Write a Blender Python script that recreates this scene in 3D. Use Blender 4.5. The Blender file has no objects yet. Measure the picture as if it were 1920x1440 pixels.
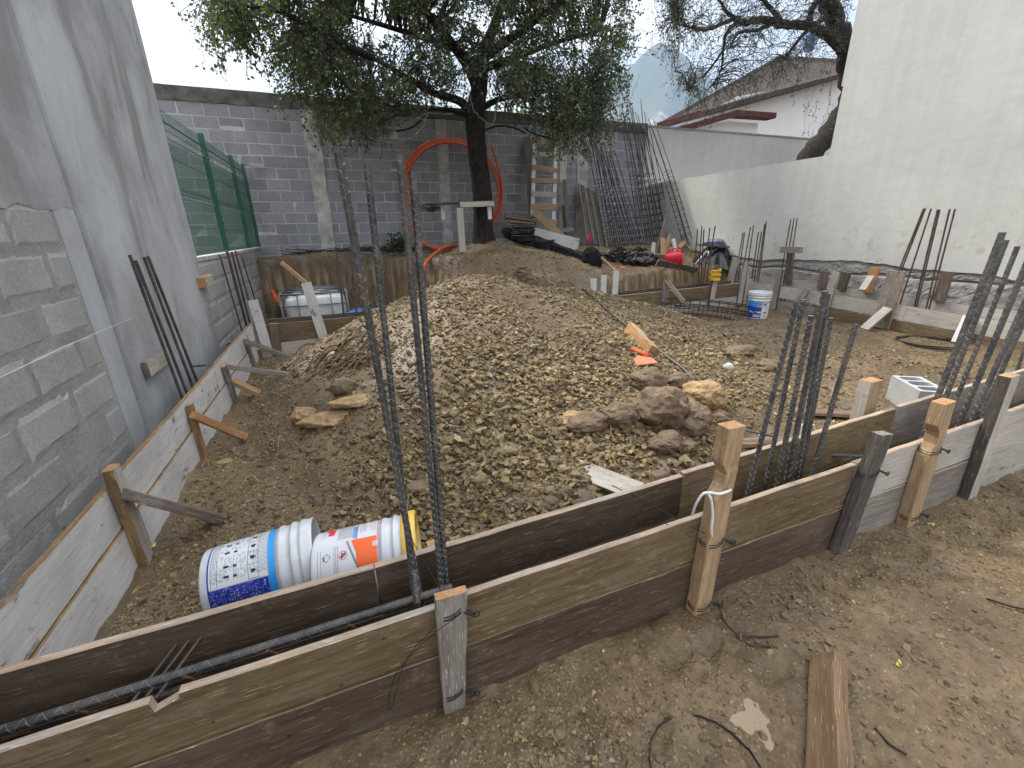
import bpy, math, random
import numpy as np
from mathutils import Matrix, Vector
R = math.radians
rng = np.random.default_rng(7)
random.seed(7)
SC = bpy.context.scene
COL = SC.collection

# ------------------------------------------------------------------ camera
F, PITCH, ROLL, YAW, EYE = 808.0, .3382, -.0216, R(21.4), 1.5
def cam_axes():
    cp, sp, cr, sr = math.cos(PITCH), math.sin(PITCH), math.cos(ROLL), math.sin(ROLL)
    right = np.array([1, 0, 0.]); fwd = np.array([0, cp, -sp]); up = np.array([0, sp, cp])
    m = np.array([cr*right+sr*up, -sr*right+cr*up, fwd])
    c, s = math.cos(YAW), math.sin(YAW)
    return m @ np.array([[c, -s, 0], [s, c, 0], [0, 0, 1]])
AX = cam_axes()
cam = bpy.data.cameras.new('camera'); camo = bpy.data.objects.new('camera', cam); COL.objects.link(camo)
cam.sensor_width = 36; cam.lens = F/1920*36; cam.clip_start = .05; cam.clip_end = 12000
mw = Matrix.Identity(4)
for i in range(3):
    mw[i][0] = AX[0][i]; mw[i][1] = AX[1][i]; mw[i][2] = -AX[2][i]
mw[2][3] = EYE
camo.matrix_world = mw
SC.camera = camo

# ------------------------------------------------------------------ light
SUN_EL, SUN_AZ = R(52), R(-35)          # azimuth clockwise from +Y
world = bpy.data.worlds.new('World'); SC.world = world; world.use_nodes = True
wn, wl = world.node_tree.nodes, world.node_tree.links
bg = wn['Background']; bg.inputs['Strength'].default_value = .10
sky = wn.new('ShaderNodeTexSky'); sky.sky_type = 'NISHITA'; sky.sun_disc = False
sky.sun_elevation = SUN_EL; sky.sun_rotation = SUN_AZ; sky.air_density = 1.2; sky.dust_density = 2.0
tc = wn.new('ShaderNodeTexCoord'); mp = wn.new('ShaderNodeMapping'); mp.inputs['Scale'].default_value = (1, 1, 2.6)
nz = wn.new('ShaderNodeTexNoise'); nz.inputs['Scale'].default_value = 2.3; nz.inputs['Detail'].default_value = 9; nz.inputs['Roughness'].default_value = .52
cr_ = wn.new('ShaderNodeValToRGB'); cr_.color_ramp.elements[0].position = .30; cr_.color_ramp.elements[1].position = .50
cr_.color_ramp.elements[0].color = (.45, .45, .45, 1)
nz2 = wn.new('ShaderNodeTexNoise'); nz2.inputs['Scale'].default_value = 3.6; nz2.inputs['Detail'].default_value = 6; nz2.inputs['Roughness'].default_value = .5
cr2 = wn.new('ShaderNodeValToRGB')
cr2.color_ramp.elements[0].position = .36; cr2.color_ramp.elements[0].color = (4.3, 4.55, 5.0, 1)
cr2.color_ramp.elements[1].position = .66; cr2.color_ramp.elements[1].color = (8.9, 8.6, 8.3, 1)
mx = wn.new('ShaderNodeMixRGB')
wl.new(tc.outputs['Generated'], mp.inputs['Vector']); wl.new(mp.outputs[0], nz.inputs['Vector']); wl.new(mp.outputs[0], nz2.inputs['Vector'])
wl.new(nz.outputs['Fac'], cr_.inputs['Fac']); wl.new(nz2.outputs['Fac'], cr2.inputs['Fac'])
wl.new(cr_.outputs['Color'], mx.inputs['Fac']); wl.new(sky.outputs[0], mx.inputs['Color1']); wl.new(cr2.outputs['Color'], mx.inputs['Color2'])
# overcast luminance: about a third as bright at the horizon as overhead
sx_ = wn.new('ShaderNodeSeparateXYZ'); wl.new(tc.outputs['Generated'], sx_.inputs[0])
gr = wn.new('ShaderNodeMapRange'); gr.inputs['From Min'].default_value = 0.; gr.inputs['From Max'].default_value = 1.; gr.inputs['To Min'].default_value = .26; gr.inputs['To Max'].default_value = 1.40
wl.new(sx_.outputs['Z'], gr.inputs['Value'])
mg = wn.new('ShaderNodeMixRGB'); mg.blend_type = 'MULTIPLY'; mg.inputs[0].default_value = 1
wl.new(mx.outputs[0], mg.inputs[1]); wl.new(gr.outputs[0], mg.inputs[2]); wl.new(mg.outputs[0], bg.inputs['Color'])
sl = bpy.data.lights.new('sun', 'SUN'); sl.energy = 1.5; sl.angle = R(11); sl.color = (1, .94, .84)
so = bpy.data.objects.new('sun', sl); COL.objects.link(so)
sd = Vector((math.sin(SUN_AZ)*math.cos(SUN_EL), math.cos(SUN_AZ)*math.cos(SUN_EL), math.sin(SUN_EL)))
so.rotation_euler = sd.to_track_quat('Z', 'Y').to_euler()
SC.view_settings.view_transform = 'Standard'; SC.view_settings.look = 'None'
SC.view_settings.exposure = 2.02; SC.view_settings.gamma = 1
SC.view_settings.use_curve_mapping = False

# ------------------------------------------------------------------ survey helpers: a photo point taken onto a known plane of the site
EYEP = np.array([0, 0, EYE])
def ray(px, py): return np.array([(px-960)/F, -(py-720)/F, 1])@AX
def onz(px, py, z=0.): d = ray(px, py); return EYEP+d*(z-EYE)/d[2]
def ony(px, py, y): d = ray(px, py); return EYEP+d*y/d[1]
def onx(px, py, x): d = ray(px, py); return EYEP+d*x/d[0]
def onz0(px, py):    # onto the terrain
    d = ray(px, py); t = .5
    for _ in range(500):
        p = EYEP+d*t
        if p[2] <= terr(p[0], p[1]): break
        t += .02+.004*t
    return EYEP+d*t

# ------------------------------------------------------------------ object helpers
def link(o, parent=None):
    COL.objects.link(o)
    if parent is not None: o.parent = parent
    return o
def tag(o, label=None, cat=None, group=None, kind=None):
    if label: o['label'] = label
    if cat: o['category'] = cat
    if group: o['group'] = group
    if kind: o['kind'] = kind
    return o
def empty(name, loc=(0, 0, 0), label=None, cat=None, group=None):
    o = bpy.data.objects.new(name, None); o.location = Vector([float(v) for v in loc]); o.empty_display_size = .1
    link(o); tag(o, label, cat, group)
    return o
def put(o, parent, mat):        # world matrix for a child of an unrotated empty
    if parent is not None:
        o.parent = parent
        o.matrix_parent_inverse = Matrix.Identity(4)
        pl = parent.location.copy()
        pp = parent.parent
        if parent.get('_m') is not None: pass
        o.matrix_local = WM(parent).inverted() @ mat
    else: o.matrix_world = mat
    WMS[o.name] = mat.copy()
WMS = {}
def WM(o):
    if o.name in WMS: return WMS[o.name]
    return Matrix.Translation(o.location)
class MB:
    def __init__(s): s.v = []; s.f = []; s.m = []; s.n = 0
    def add(s, v, f, m=0):
        v = np.asarray(v, float).reshape(-1, 3)
        s.v.append(v); s.f += [[i+s.n for i in q] for q in f]
        s.m += (list(m) if hasattr(m, '__len__') else [m]*len(f)); s.n += len(v)
    def box(s, c, d, m=0, rot=None):
        c = np.array(c, float); d = np.array(d, float)/2
        v = np.array([(x, y, z) for x in (-1, 1) for y in (-1, 1) for z in (-1, 1)])*d
        if rot is not None: v = v@np.array(rot.to_3x3() if hasattr(rot, 'to_3x3') else rot).T
        s.add(v+c, [(0, 1, 3, 2), (4, 6, 7, 5), (0, 4, 5, 1), (2, 3, 7, 6), (0, 2, 6, 4), (1, 5, 7, 3)], m)
    def beam(s, p, q, w, t, up=(0, 0, 1), m=0):
        Mx = np.array(frame(p, q, up)); L = np.linalg.norm(np.array(q)-np.array(p))
        v = np.array([(x, y, z) for x in (0, L) for y in (-t/2, t/2) for z in (-w/2, w/2)])
        v = v@Mx[:3, :3].T+Mx[:3, 3]
        s.add(v, [(0, 1, 3, 2), (4, 6, 7, 5), (0, 4, 5, 1), (2, 3, 7, 6), (0, 2, 6, 4), (1, 5, 7, 3)], m)
    def tube(s, pts, r, n=6, m=0, cap=True):
        pts = np.asarray(pts, float); k = len(pts)
        rr = np.asarray(r, float)*np.ones(k)
        t = np.gradient(pts, axis=0); t /= np.linalg.norm(t, axis=1)[:, None]+1e-12
        a = np.array([0, 0, 1.]) if abs(t[0][2]) < .9 else np.array([1., 0, 0])
        V = []
        for i in range(k):
            u = a-t[i]*(a@t[i]); u /= np.linalg.norm(u)+1e-9; w = np.cross(t[i], u); a = u
            th = np.arange(n)*2*math.pi/n
            V.append(pts[i]+rr[i]*(np.cos(th)[:, None]*u+np.sin(th)[:, None]*w))
        f = [(i*n+j, i*n+(j+1) % n, (i+1)*n+(j+1) % n, (i+1)*n+j) for i in range(k-1) for j in range(n)]
        if cap: f += [tuple(range(n))[::-1], tuple(range((k-1)*n, k*n))]
        s.add(np.concatenate(V), f, m)
    def lathe(s, prof, n=32, m=0, c=(0, 0, 0)):
        th = np.arange(n)*2*math.pi/n; V = []
        for r, z in prof: V.append(np.stack([r*np.cos(th), r*np.sin(th), np.full(n, z)], 1))
        k = len(prof)
        f = [(i*n+j, i*n+(j+1) % n, (i+1)*n+(j+1) % n, (i+1)*n+j) for i in range(k-1) for j in range(n)]
        s.add(np.concatenate(V)+np.array(c), f, m)
    def mesh(s, name, mats, smooth=False):
        me = bpy.data.meshes.new(name)
        V = np.concatenate(s.v) if s.v else np.zeros((0, 3))
        me.from_pydata(V.tolist(), [], s.f)
        for mt in (mats if isinstance(mats, (list, tuple)) else [mats]): me.materials.append(mt)
        me.polygons.foreach_set('material_index', s.m)
        if smooth: me.polygons.foreach_set('use_smooth', [True]*len(me.polygons))
        me.update(); return me
    def build(s, name, mats, parent=None, smooth=False, base=None):
        """world-space vertices; origin moved to the base of the thing"""
        V = np.concatenate(s.v)
        if base is None:
            base = (V[:, 0].mean(), V[:, 1].mean(), V[:, 2].min())
        base = np.array(base, float); s.v = [V-base]
        o = bpy.data.objects.new(name, s.mesh(name, mats, smooth)); COL.objects.link(o)
        put(o, parent, Matrix.Translation(Vector(base)))
        return o
def frame(p, q, up=(0, 0, 1)):
    p = Vector([float(v) for v in p]); q = Vector([float(v) for v in q]); x = (q-p).normalized(); u = Vector(up)
    y = u.cross(x)
    if y.length < 1e-4: y = Vector((0, 1, 0)).cross(x)
    y.normalize(); z = x.cross(y)
    m = Matrix.Identity(4)
    for i in range(3): m[i][0] = x[i]; m[i][1] = y[i]; m[i][2] = z[i]; m[i][3] = p[i]
    return m
def quick_mesh(name, V, Fq, mat, smooth=False, nper=None, midx=None):
    """fast mesh from arrays; Fq (n,k)"""
    me = bpy.data.meshes.new(name); k = Fq.shape[1]
    me.vertices.add(len(V)); me.vertices.foreach_set('co', V.astype(np.float32).ravel())
    me.loops.add(Fq.size); me.loops.foreach_set('vertex_index', Fq.astype(np.int32).ravel())
    me.polygons.add(len(Fq)); me.polygons.foreach_set('loop_start', np.arange(0, Fq.size, k, dtype=np.int32))
    me.polygons.foreach_set('loop_total', np.full(len(Fq), k, np.int32))
    for mt in (mat if isinstance(mat, (list, tuple)) else [mat]): me.materials.append(mt)
    if midx is not None: me.polygons.foreach_set('material_index', midx.astype(np.int32))
    me.polygons.foreach_set('use_smooth', np.full(len(Fq), smooth))
    me.update(calc_edges=True); me.validate()
    return me

# ------------------------------------------------------------------ noise
def vnoise(x, y, seed=0):
    xi = np.floor(x).astype(np.int64); yi = np.floor(y).astype(np.int64); fx = x-xi; fy = y-yi
    fx = fx*fx*(3-2*fx); fy = fy*fy*(3-2*fy)
    def h(a, b):
        n = (a*374761393+b*668265263+seed*1442695041) & 0xffffffff
        n = ((n ^ (n >> 13))*1274126177) & 0xffffffff
        return ((n ^ (n >> 16)) & 0xffff)/65535.
    return (h(xi, yi)*(1-fx)+h(xi+1, yi)*fx)*(1-fy)+(h(xi, yi+1)*(1-fx)+h(xi+1, yi+1)*fx)*fy*1.0
def fbm(x, y, oct=4, seed=0, g=.5):
    a, s, t = 1., 0., 0.
    for o in range(oct):
        s = s+a*(vnoise(x*2**o+o*17.3, y*2**o-o*9.1, seed+o)-.5); t += a; a *= g
    return s/t
def sst(a, b, x): t = np.clip((x-a)/(b-a), 0, 1); return t*t*(3-2*t)

# ------------------------------------------------------------------ materials
def nodes(m): return m.node_tree.nodes, m.node_tree.links
def ramp(n, stops):
    r = n.new('ShaderNodeValToRGB'); e = r.color_ramp.elements
    while len(e) < len(stops): e.new(.5)
    for i, (p, c) in enumerate(stops):
        e[i].position = p; e[i].color = (*c, 1) if len(c) == 3 else c
    return r
def new_mat(name, rough=.7, metallic=0., spec=.5):
    m = bpy.data.materials.new(name); m.use_nodes = True
    b = m.node_tree.nodes['Principled BSDF']; b.inputs['Roughness'].default_value = rough
    b.inputs['Metallic'].default_value = metallic; b.inputs['Specular IOR Level'].default_value = spec
    return m, b
def coord(m, kind='Object', scale=(1, 1, 1), rnd=True, loc=(0, 0, 0)):
    n, l = nodes(m); t = n.new('ShaderNodeTexCoord'); mp = n.new('ShaderNodeMapping')
    mp.inputs['Scale'].default_value = scale; l.new(t.outputs[kind], mp.inputs['Vector']); mp.inputs['Location'].default_value = loc
    if rnd:
        oi = n.new('ShaderNodeObjectInfo'); ml = n.new('ShaderNodeMath'); ml.operation = 'MULTIPLY'; ml.inputs[1].default_value = 37.
        l.new(oi.outputs['Random'], ml.inputs[0]); cb = n.new('ShaderNodeCombineXYZ')
        for i in range(3): l.new(ml.outputs[0], cb.inputs[i])
        l.new(cb.outputs[0], mp.inputs['Location'])
    return mp.outputs[0]
def noise(m, vec, scale, detail=5, rough=.55, dist=0.):
    n, l = nodes(m); t = n.new('ShaderNodeTexNoise'); t.inputs['Scale'].default_value = scale
    t.inputs['Detail'].default_value = detail; t.inputs['Roughness'].default_value = rough; t.inputs['Distortion'].default_value = dist
    l.new(vec, t.inputs['Vector']); return t.outputs['Fac']
def mixc(m, fac, a, b, mode='MIX'):
    n, l = nodes(m); x = n.new('ShaderNodeMixRGB'); x.blend_type = mode
    for s, v in (('Fac', fac), ('Color1', a), ('Color2', b)):
        if isinstance(v, (int, float)): x.inputs[s].default_value = v
        elif isinstance(v, tuple): x.inputs[s].default_value = (*v, 1)[:4]
        else: l.new(v, x.inputs[s])
    return x.outputs[0]
def rmp(m, fac, *stops):
    n, l = nodes(m); r = ramp(n, stops); l.new(fac, r.inputs['Fac']); return r.outputs['Color']
def bump(m, b, h, strength=.4, dist=.01):
    n, l = nodes(m); x = n.new('ShaderNodeBump'); x.inputs['Strength'].default_value = strength; x.inputs['Distance'].default_value = dist
    l.new(h, x.inputs['Height']); l.new(x.outputs[0], b.inputs['Normal']); return x
def lk(m, a, b): m.node_tree.links.new(a, b)

def wood_mat(name, dark, mid, light, stain=None, stain_pos=(.5, .6), rough=.75, bstr=.35):
    m, b = new_mat(name, rough)
    v = coord(m, 'Object', (1.2, 14, 14)); g = noise(m, v, 3.2, 8, .65, .6)
    v2 = coord(m, 'Object', (2.5, 70, 70)); g2 = noise(m, v2, 3, 4, .6)
    c = rmp(m, g, (.28, dark), (.5, mid), (.72, light))
    c = mixc(m, .35, c, rmp(m, g2, (.3, (.35,)*3), (.7, (1.1,)*3)), 'MULTIPLY')
    v3 = coord(m, 'Object', (1.5, 3.5, 3.5))
    if stain is not None:
        s = noise(m, v3, 2.2, 9, .68)
        c = mixc(m, rmp(m, s, (stain_pos[0], (0,)*3), (stain_pos[1], (1,)*3)), c, stain)
    big = noise(m, coord(m, 'Object', (1, 1.6, 1.6)), 1.7, 4)
    c = mixc(m, .55, c, rmp(m, big, (.3, (.6,)*3), (.7, (1.12,)*3)), 'MULTIPLY')
    # small pale scratches and dark nail marks
    sc = noise(m, coord(m, 'Object', (2.2, 60, 60)), 6, 2, .5)
    c = mixc(m, rmp(m, sc, (.665, (0,)*3), (.69, (.75,)*3)), c, tuple(min(.7, x*2.6) for x in light))
    vo = m.node_tree.nodes.new('ShaderNodeTexVoronoi'); vo.inputs['Scale'].default_value = 9; lk(m, coord(m, 'Object', (1, 1, 1)), vo.inputs['Vector'])
    c = mixc(m, rmp(m, vo.outputs['Distance'], (.045, (.8,)*3), (.06, (0,)*3)), c, tuple(x*.25 for x in dark))
    v5 = coord(m, 'Object', (1, 1, 1)); mu = noise(m, v5, 9, 8, .75)
    c = mixc(m, rmp(m, mu, (.60, (0,)*3), (.68, (.55,)*3)), c, (.20, .155, .105))
    v6 = coord(m, 'Object', (.6, 26, 26)); lines = noise(m, v6, 5, 3, .5)
    c = mixc(m, rmp(m, lines, (.30, (.55,)*3), (.37, (0,)*3)), c, tuple(x*.35 for x in dark))
    lk(m, c, b.inputs['Base Color'])
    lk(m, rmp(m, big, (.35, (rough-.28,)*3), (.6, (rough,)*3)), b.inputs['Roughness'])
    bump(m, b, mixc(m, .5, g, g2), bstr, .004)
    return m
W_BROWN = wood_mat('board_wet_brown', (.085, .056, .028), (.158, .110, .056), (.235, .172, .096), (.27, .22, .15), (.56, .78))
W_DARK = wood_mat('board_wet_dark', (.050, .034, .022), (.092, .064, .043), (.140, .102, .071), (.17, .135, .10), (.60, .8), rough=.6)
W_PALE = wood_mat('board_cement_pale', (.38, .34, .29), (.48, .44, .385), (.58, .54, .48), (.17, .135, .10), (.62, .70), rough=.85)
W_WHITE = wood_mat('board_lime_white', (.60, .585, .57), (.68, .665, .65), (.76, .74, .73), (.27, .22, .175), (.60, .65), rough=.85)
W_GREY = wood_mat('board_grey', (.15, .128, .10), (.24, .21, .175), (.34, .305, .26), (.36, .33, .29), (.55, .75), rough=.85)
W_TAN = wood_mat('stake_tan', (.27, .165, .082), (.41, .275, .15), (.50, .36, .215), (.40, .20, .07), (.60, .72), rough=.8)
W_ORNG = wood_mat('stake_orange', (.26, .12, .05), (.46, .235, .10), (.56, .33, .165), (.48, .37, .26), (.58, .70), rough=.7)
W_EDGE = wood_mat('board_edge_fresh', (.27, .19, .125), (.42, .31, .22), (.53, .42, .32), (.36, .34, .31), (.50, .66), rough=.85)
W_GOLD = wood_mat('board_edge_golden', (.16, .09, .035), (.30, .185, .075), (.40, .27, .13), (.14, .10, .07), (.5, .66), rough=.75)
W_PURP = wood_mat('stake_red_brown', (.08, .058, .046), (.155, .118, .095), (.235, .185, .15), (.30, .26, .22), (.6, .7), rough=.8)
W_OAK = wood_mat('timber_brown', (.12, .07, .036), (.22, .135, .072), (.30, .20, .11), (.14, .09, .055), (.55, .7), rough=.75)
W_OLD = wood_mat('plank_old', (.04, .034, .028), (.095, .08, .066), (.17, .145, .12), (.22, .2, .17), (.6, .75), rough=.85)

def ground_mat():
    m, b = new_mat('earth', .75); n, l = nodes(m)
    v = coord(m, 'Object', (1, 1, 1), False)
    a = noise(m, v, 2.2, 9, .62); f = noise(m, v, 26, 8, .7); g = noise(m, v, 85, 4, .6)
    c = rmp(m, a, (.3, (.085, .056, .028)), (.5, (.140, .096, .049)), (.7, (.205, .148, .083)))
    c = mixc(m, .6, c, rmp(m, f, (.34, (.40, .37, .33)), (.60, (1.25,)*3)), 'MULTIPLY')
    # gravel grains that are too small to be modelled
    vo = n.new('ShaderNodeTexVoronoi'); vo.inputs['Scale'].default_value = 62; l.new(v, vo.inputs['Vector'])
    grain = rmp(m, vo.outputs['Distance'], (.15, (1,)*3), (.55, (0,)*3))
    sep = n.new('ShaderNodeSeparateColor'); l.new(vo.outputs['Color'], sep.inputs[0])
    pick = rmp(m, sep.outputs[0], (.5, (0,)*3), (.55, (1,)*3))
    gc = rmp(m, sep.outputs[1], (0, (.13, .095, .055)), (.5, (.23, .175, .10)), (1, (.33, .27, .165)))
    gm = mixc(m, 1., grain, pick, 'MULTIPLY')
    geo = n.new('ShaderNodeNewGeometry'); sp = n.new('ShaderNodeSeparateXYZ'); l.new(geo.outputs['Position'], sp.inputs[0])
    inside = rmp(m, sp.outputs['Y'], (0, (0,)*3), (1, (1,)*3))
    gm2 = mixc(m, 1., gm, rmp(m, noise(m, v, 1.1, 4), (.38, (.15,)*3), (.6, (.85,)*3)), 'MULTIPLY')
    c = mixc(m, gm2, c, gc)
    # damp patches outside the formwork
    wet = rmp(m, noise(m, v, 1.5, 6, .65), (.44, (0,)*3), (.56, (1,)*3))
    c = mixc(m, mixc(m, 1., wet, (.42,)*3, 'MULTIPLY'), c, (.075, .053, .030))
    # grey cement splashes
    cem = rmp(m, noise(m, v, 2.9, 9, .7), (.63, (0,)*3), (.70, (.7,)*3)); c = mixc(m, cem, c, (.15, .145, .14))
    # cut bank: tan and brown clay in vertical scrapes
    sn = n.new('ShaderNodeSeparateXYZ'); l.new(geo.outputs['True Normal'], sn.inputs[0])
    steep = rmp(m, sn.outputs['Z'], (.42, (1,)*3), (.62, (0,)*3))
    vs = coord(m, 'Object', (5.5, 2.5, .55), False); st = noise(m, vs, 2.2, 6, .6)
    clay = rmp(m, st, (.35, (.095, .064, .037)), (.50, (.15, .10, .055)), (.60, (.27, .20, .105)), (.75, (.37, .28, .15)))
    mpz = n.new('ShaderNodeMapRange'); mpz.inputs['From Min'].default_value = .62; mpz.inputs['From Max'].default_value = 1.12
    l.new(sp.outputs['Z'], mpz.inputs['Value'])
    low = mixc(m, 1., steep, (1,)*3, 'MULTIPLY')
    clay = mixc(m, rmp(m, mpz.outputs[0], (.2, (0,)*3), (.9, (.85,)*3)), clay, mixc(m, f, (.05, .033, .02), (.14, .088, .05)))
    c = mixc(m, low, c, clay)
    l.new(c, b.inputs['Base Color'])
    rr = mixc(m, wet, (.72,)*3, (.30,)*3); l.new(rr, b.inputs['Roughness'])
    h1 = mixc(m, .35, f, g); h2 = mixc(m, .4, h1, gm2)
    mid = noise(m, v, 9, 6, .7); h2 = mixc(m, .35, h2, mid)
    bump(m, b, h2, 1., .022)
    return m
M_GROUND = ground_mat()
def stone_mat(name, cols, sc=30, mud=.65):
    m, b = new_mat(name, .7); n, l = nodes(m)
    g = n.new('ShaderNodeNewGeometry'); c = rmp(m, g.outputs['Random Per Island'], *[(i/(len(cols)-1), k) for i, k in enumerate(cols)])
    v = coord(m, 'Object', (1, 1, 1), False); t = noise(m, v, sc, 6, .65)
    c = mixc(m, mud, c, rmp(m, t, (.35, (.42, .36, .30)), (.62, (1.12,)*3)), 'MULTIPLY')
    l.new(c, b.inputs['Base Color']); bump(m, b, t, .8, .003 if sc > 20 else .022)
    return m
M_STONE = stone_mat('crushed_stone', [(.080, .054, .027), (.140, .100, .050), (.245, .186, .090), (.170, .124, .063), (.31, .24, .12), (.235, .170, .066), (.130, .094, .055), (.36, .29, .16), (.115, .080, .042), (.195, .147, .075)])
M_CLOD = stone_mat('clay_clod', [(.13, .09, .056), (.19, .14, .088), (.15, .11, .072)], 14, .7)
M_ROCK = stone_mat('big_rock', [(.15, .10, .058), (.19, .135, .08), (.16, .112, .066)], 16, .75)
M_ROCKO = stone_mat('ochre_rock', [(.30, .20, .095), (.36, .245, .12)], 14, .7)

def block_mat(name, base, sc=60, var=.25, bstr=.6):
    m, b = new_mat(name, .92, 0, .2); n, l = nodes(m)
    v = coord(m, 'Object', (1, 1, 1)); a = noise(m, v, sc, 4, .75); bgn = noise(m, v, 3, 5, .6)
    oi = n.new('ShaderNodeObjectInfo')
    c = mixc(m, oi.outputs['Random'], tuple(x*(1-var) for x in base), tuple(x*(1+var*.6) for x in base))
    c = mixc(m, .7, c, rmp(m, bgn, (.3, (.74,)*3), (.7, (1.14,)*3)), 'MULTIPLY')
    c = mixc(m, .6, c, rmp(m, a, (.3, (.7,)*3), (.7, (1.2,)*3)), 'MULTIPLY')
    l.new(c, b.inputs['Base Color']); bump(m, b, a, bstr, .006)
    return m
M_BLOCKN = block_mat('concrete_block_near', (.36, .358, .352), 55, .14)
M_BLOCKF = block_mat('concrete_block_back', (.30, .307, .325), 40, .14)
def mortar_mat(name, col):
    m, b = new_mat(name, .95, 0, .2); v = coord(m, 'Object', rnd=False); a = noise(m, v, 30, 6, .7); d = noise(m, v, 3, 4)
    c = mixc(m, d, tuple(x*.6 for x in col), tuple(x*1.25 for x in col)); c = mixc(m, .5, c, rmp(m, a, (.3, (.6,)*3), (.7, (1.2,)*3)), 'MULTIPLY')
    lk(m, c, b.inputs['Base Color']); bump(m, b, a, .8, .01); return m
M_MORTN = mortar_mat('mortar_near', (.34, .335, .325)); M_MORTF = mortar_mat('mortar_back', (.56, .56, .565))
def plaster_mat():
    m, b = new_mat('cement_plaster', .8, 0, .3)
    v = coord(m, 'Object', (1.7, 1.7, .5), False); a = noise(m, v, 1.15, 8, .6, .35); v1 = coord(m, 'Object', (1, 1, 1), False)
    d = noise(m, v1, 1.1, 6, .6); f = noise(m, v1, 45, 5, .7)
    c = rmp(m, a, (.28, (.22, .213, .208)), (.43, (.28, .275, .272)), (.49, (.39, .405, .42)), (.60, (.455, .475, .495)), (.8, (.53, .55, .575)))
    c = mixc(m, rmp(m, d, (.46, (0,)*3), (.62, (.75,)*3)), c, (.245, .245, .255))
    n2 = noise(m, coord(m, 'Object', (1, 1, .6), False, (3, 5, 1)), .9, 5)
    c = mixc(m, rmp(m, n2, (.56, (0,)*3), (.68, (.5,)*3)), c, (.33, .295, .25))
    c = mixc(m, .3, c, rmp(m, f, (.3, (.75,)*3), (.7, (1.15,)*3)), 'MULTIPLY')
    lk(m, c, b.inputs['Base Color']); bump(m, b, mixc(m, .4, f, a), .35, .008); return m
M_PLAST = plaster_mat()
def white_mat():
    m, b = new_mat('white_plaster', .9, 0, .2); v = coord(m, 'Object', rnd=False)
    a = noise(m, v, .7, 5); f = noise(m, v, 32, 5, .7); s = noise(m, v, 6.0, 9, .72)
    n, l = nodes(m); g = n.new('ShaderNodeNewGeometry'); sp = n.new('ShaderNodeSeparateXYZ'); l.new(g.outputs['Position'], sp.inputs[0])
    mr = n.new('ShaderNodeMapRange'); mr.inputs['From Min'].default_value = 2.1; mr.inputs['From Max'].default_value = .8; l.new(sp.outputs['Z'], mr.inputs['Value'])
    c = rmp(m, a, (.32, (.47, .48, .455)), (.68, (.54, .55, .52)))
    sp_ = mixc(m, 1., rmp(m, s, (.555, (0,)*3), (.62, (1,)*3)), mr.outputs[0], 'MULTIPLY')
    dr = noise(m, coord(m, 'Object', (5, 5, .35), False), 1.6, 6, .65); c = mixc(m, .35, c, rmp(m, dr, (.3, (.84, .84, .83)), (.6, (1.06,)*3)), 'MULTIPLY'); tw = noise(m, coord(m, 'Object', (1, 1, 2.2), False), 3.2, 5, .6, 1.2); c = mixc(m, .5, c, rmp(m, tw, (.35, (.90,)*3), (.6, (1.05,)*3)), 'MULTIPLY')
    c = mixc(m, mixc(m, 1., sp_, (.6,)*3, 'MULTIPLY'), c, (.33, .29, .20))
    dk = mixc(m, 1., rmp(m, noise(m, coord(m, 'Object', (1, 1, 1.4), False), 1.4, 4), (.5, (0,)*3), (.75, (.3,)*3)), mr.outputs[0], 'MULTIPLY')
    c = mixc(m, dk, c, (.48, .47, .43))
    l.new(c, b.inputs['Base Color']); bump(m, b, mixc(m, .4, f, s), .25, .006); return m
M_WHITE = white_mat()
def simple(name, col, rough=.6, metallic=0., sc=20, var=.25, bs=.2, spec=.5, trans=0.):
    m, b = new_mat(name, rough, metallic, spec); v = coord(m, 'Object'); a = noise(m, v, sc, 5, .6)
    lo = tuple(x*(1-var) for x in col); hi = tuple(min(1, x*(1+var)) for x in col)
    lk(m, rmp(m, a, (.3, lo), (.7, hi)), b.inputs['Base Color'])
    if bs: bump(m, b, a, bs, .004)
    return m
def steel_mat():
    m, b = new_mat('rebar_steel', .5, .35); v = coord(m, 'Object'); a = noise(m, v, 7, 6, .65); f = noise(m, v, 60, 4)
    c = rmp(m, a, (.35, (.045, .045, .048)), (.55, (.10, .097, .095)), (.66, (.14, .10, .075)), (.75, (.20, .115, .065)))
    lk(m, mixc(m, .5, c, rmp(m, f, (.3, (.5,)*3), (.7, (1.4,)*3)), 'MULTIPLY'), b.inputs['Base Color']); bump(m, b, f, .2, .002); return m
M_CONC = simple('rough_concrete', (.27, .262, .25), .95, 0, 6, .35, .9, .2)
M_CAP = simple('stained_concrete_cap', (.115, .108, .095), .95, 0, 4, .6, .5, .2)
M_COLM = simple('concrete_column_pale', (.44, .43, .405), .95, 0, 5, .35, .8, .2)
M_STEEL = steel_mat()
M_RIB = simple('rebar_rib_worn', (.17, .16, .145), .5, .4, 14, .7, .1)
M_RUST = simple('rebar_rust', (.12, .055, .025), .8, .15, 30, .7, .3)
M_STEELF = simple('rebar_far', (.085, .062, .050), .65, .3, 8, .6, .1)
M_WIRE = simple('annealed_wire', (.012, .012, .013), .6, .2, 30, .4, .1)
M_BAG = simple('black_plastic', (.012, .012, .014), .22, 0, 12, .4, .3)
M_ORPIPE = simple('orange_conduit', (.56, .095, .022), .6, 0, 14, .35, .1)
M_GREEN = simple('green_coated_steel', (.008, .085, .052), .4, 0, 8, .25, 0)
M_WPLAST = simple('white_plastic', (.60, .625, .65), .38, 0, 11, .14, .03)
M_WPLIN = simple('white_plastic_dull', (.60, .61, .60), .55, 0, 14, .15, .05)
M_LABEL = simple('paper_label', (.64, .665, .70), .45, 0, 9, .03, 0)
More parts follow.
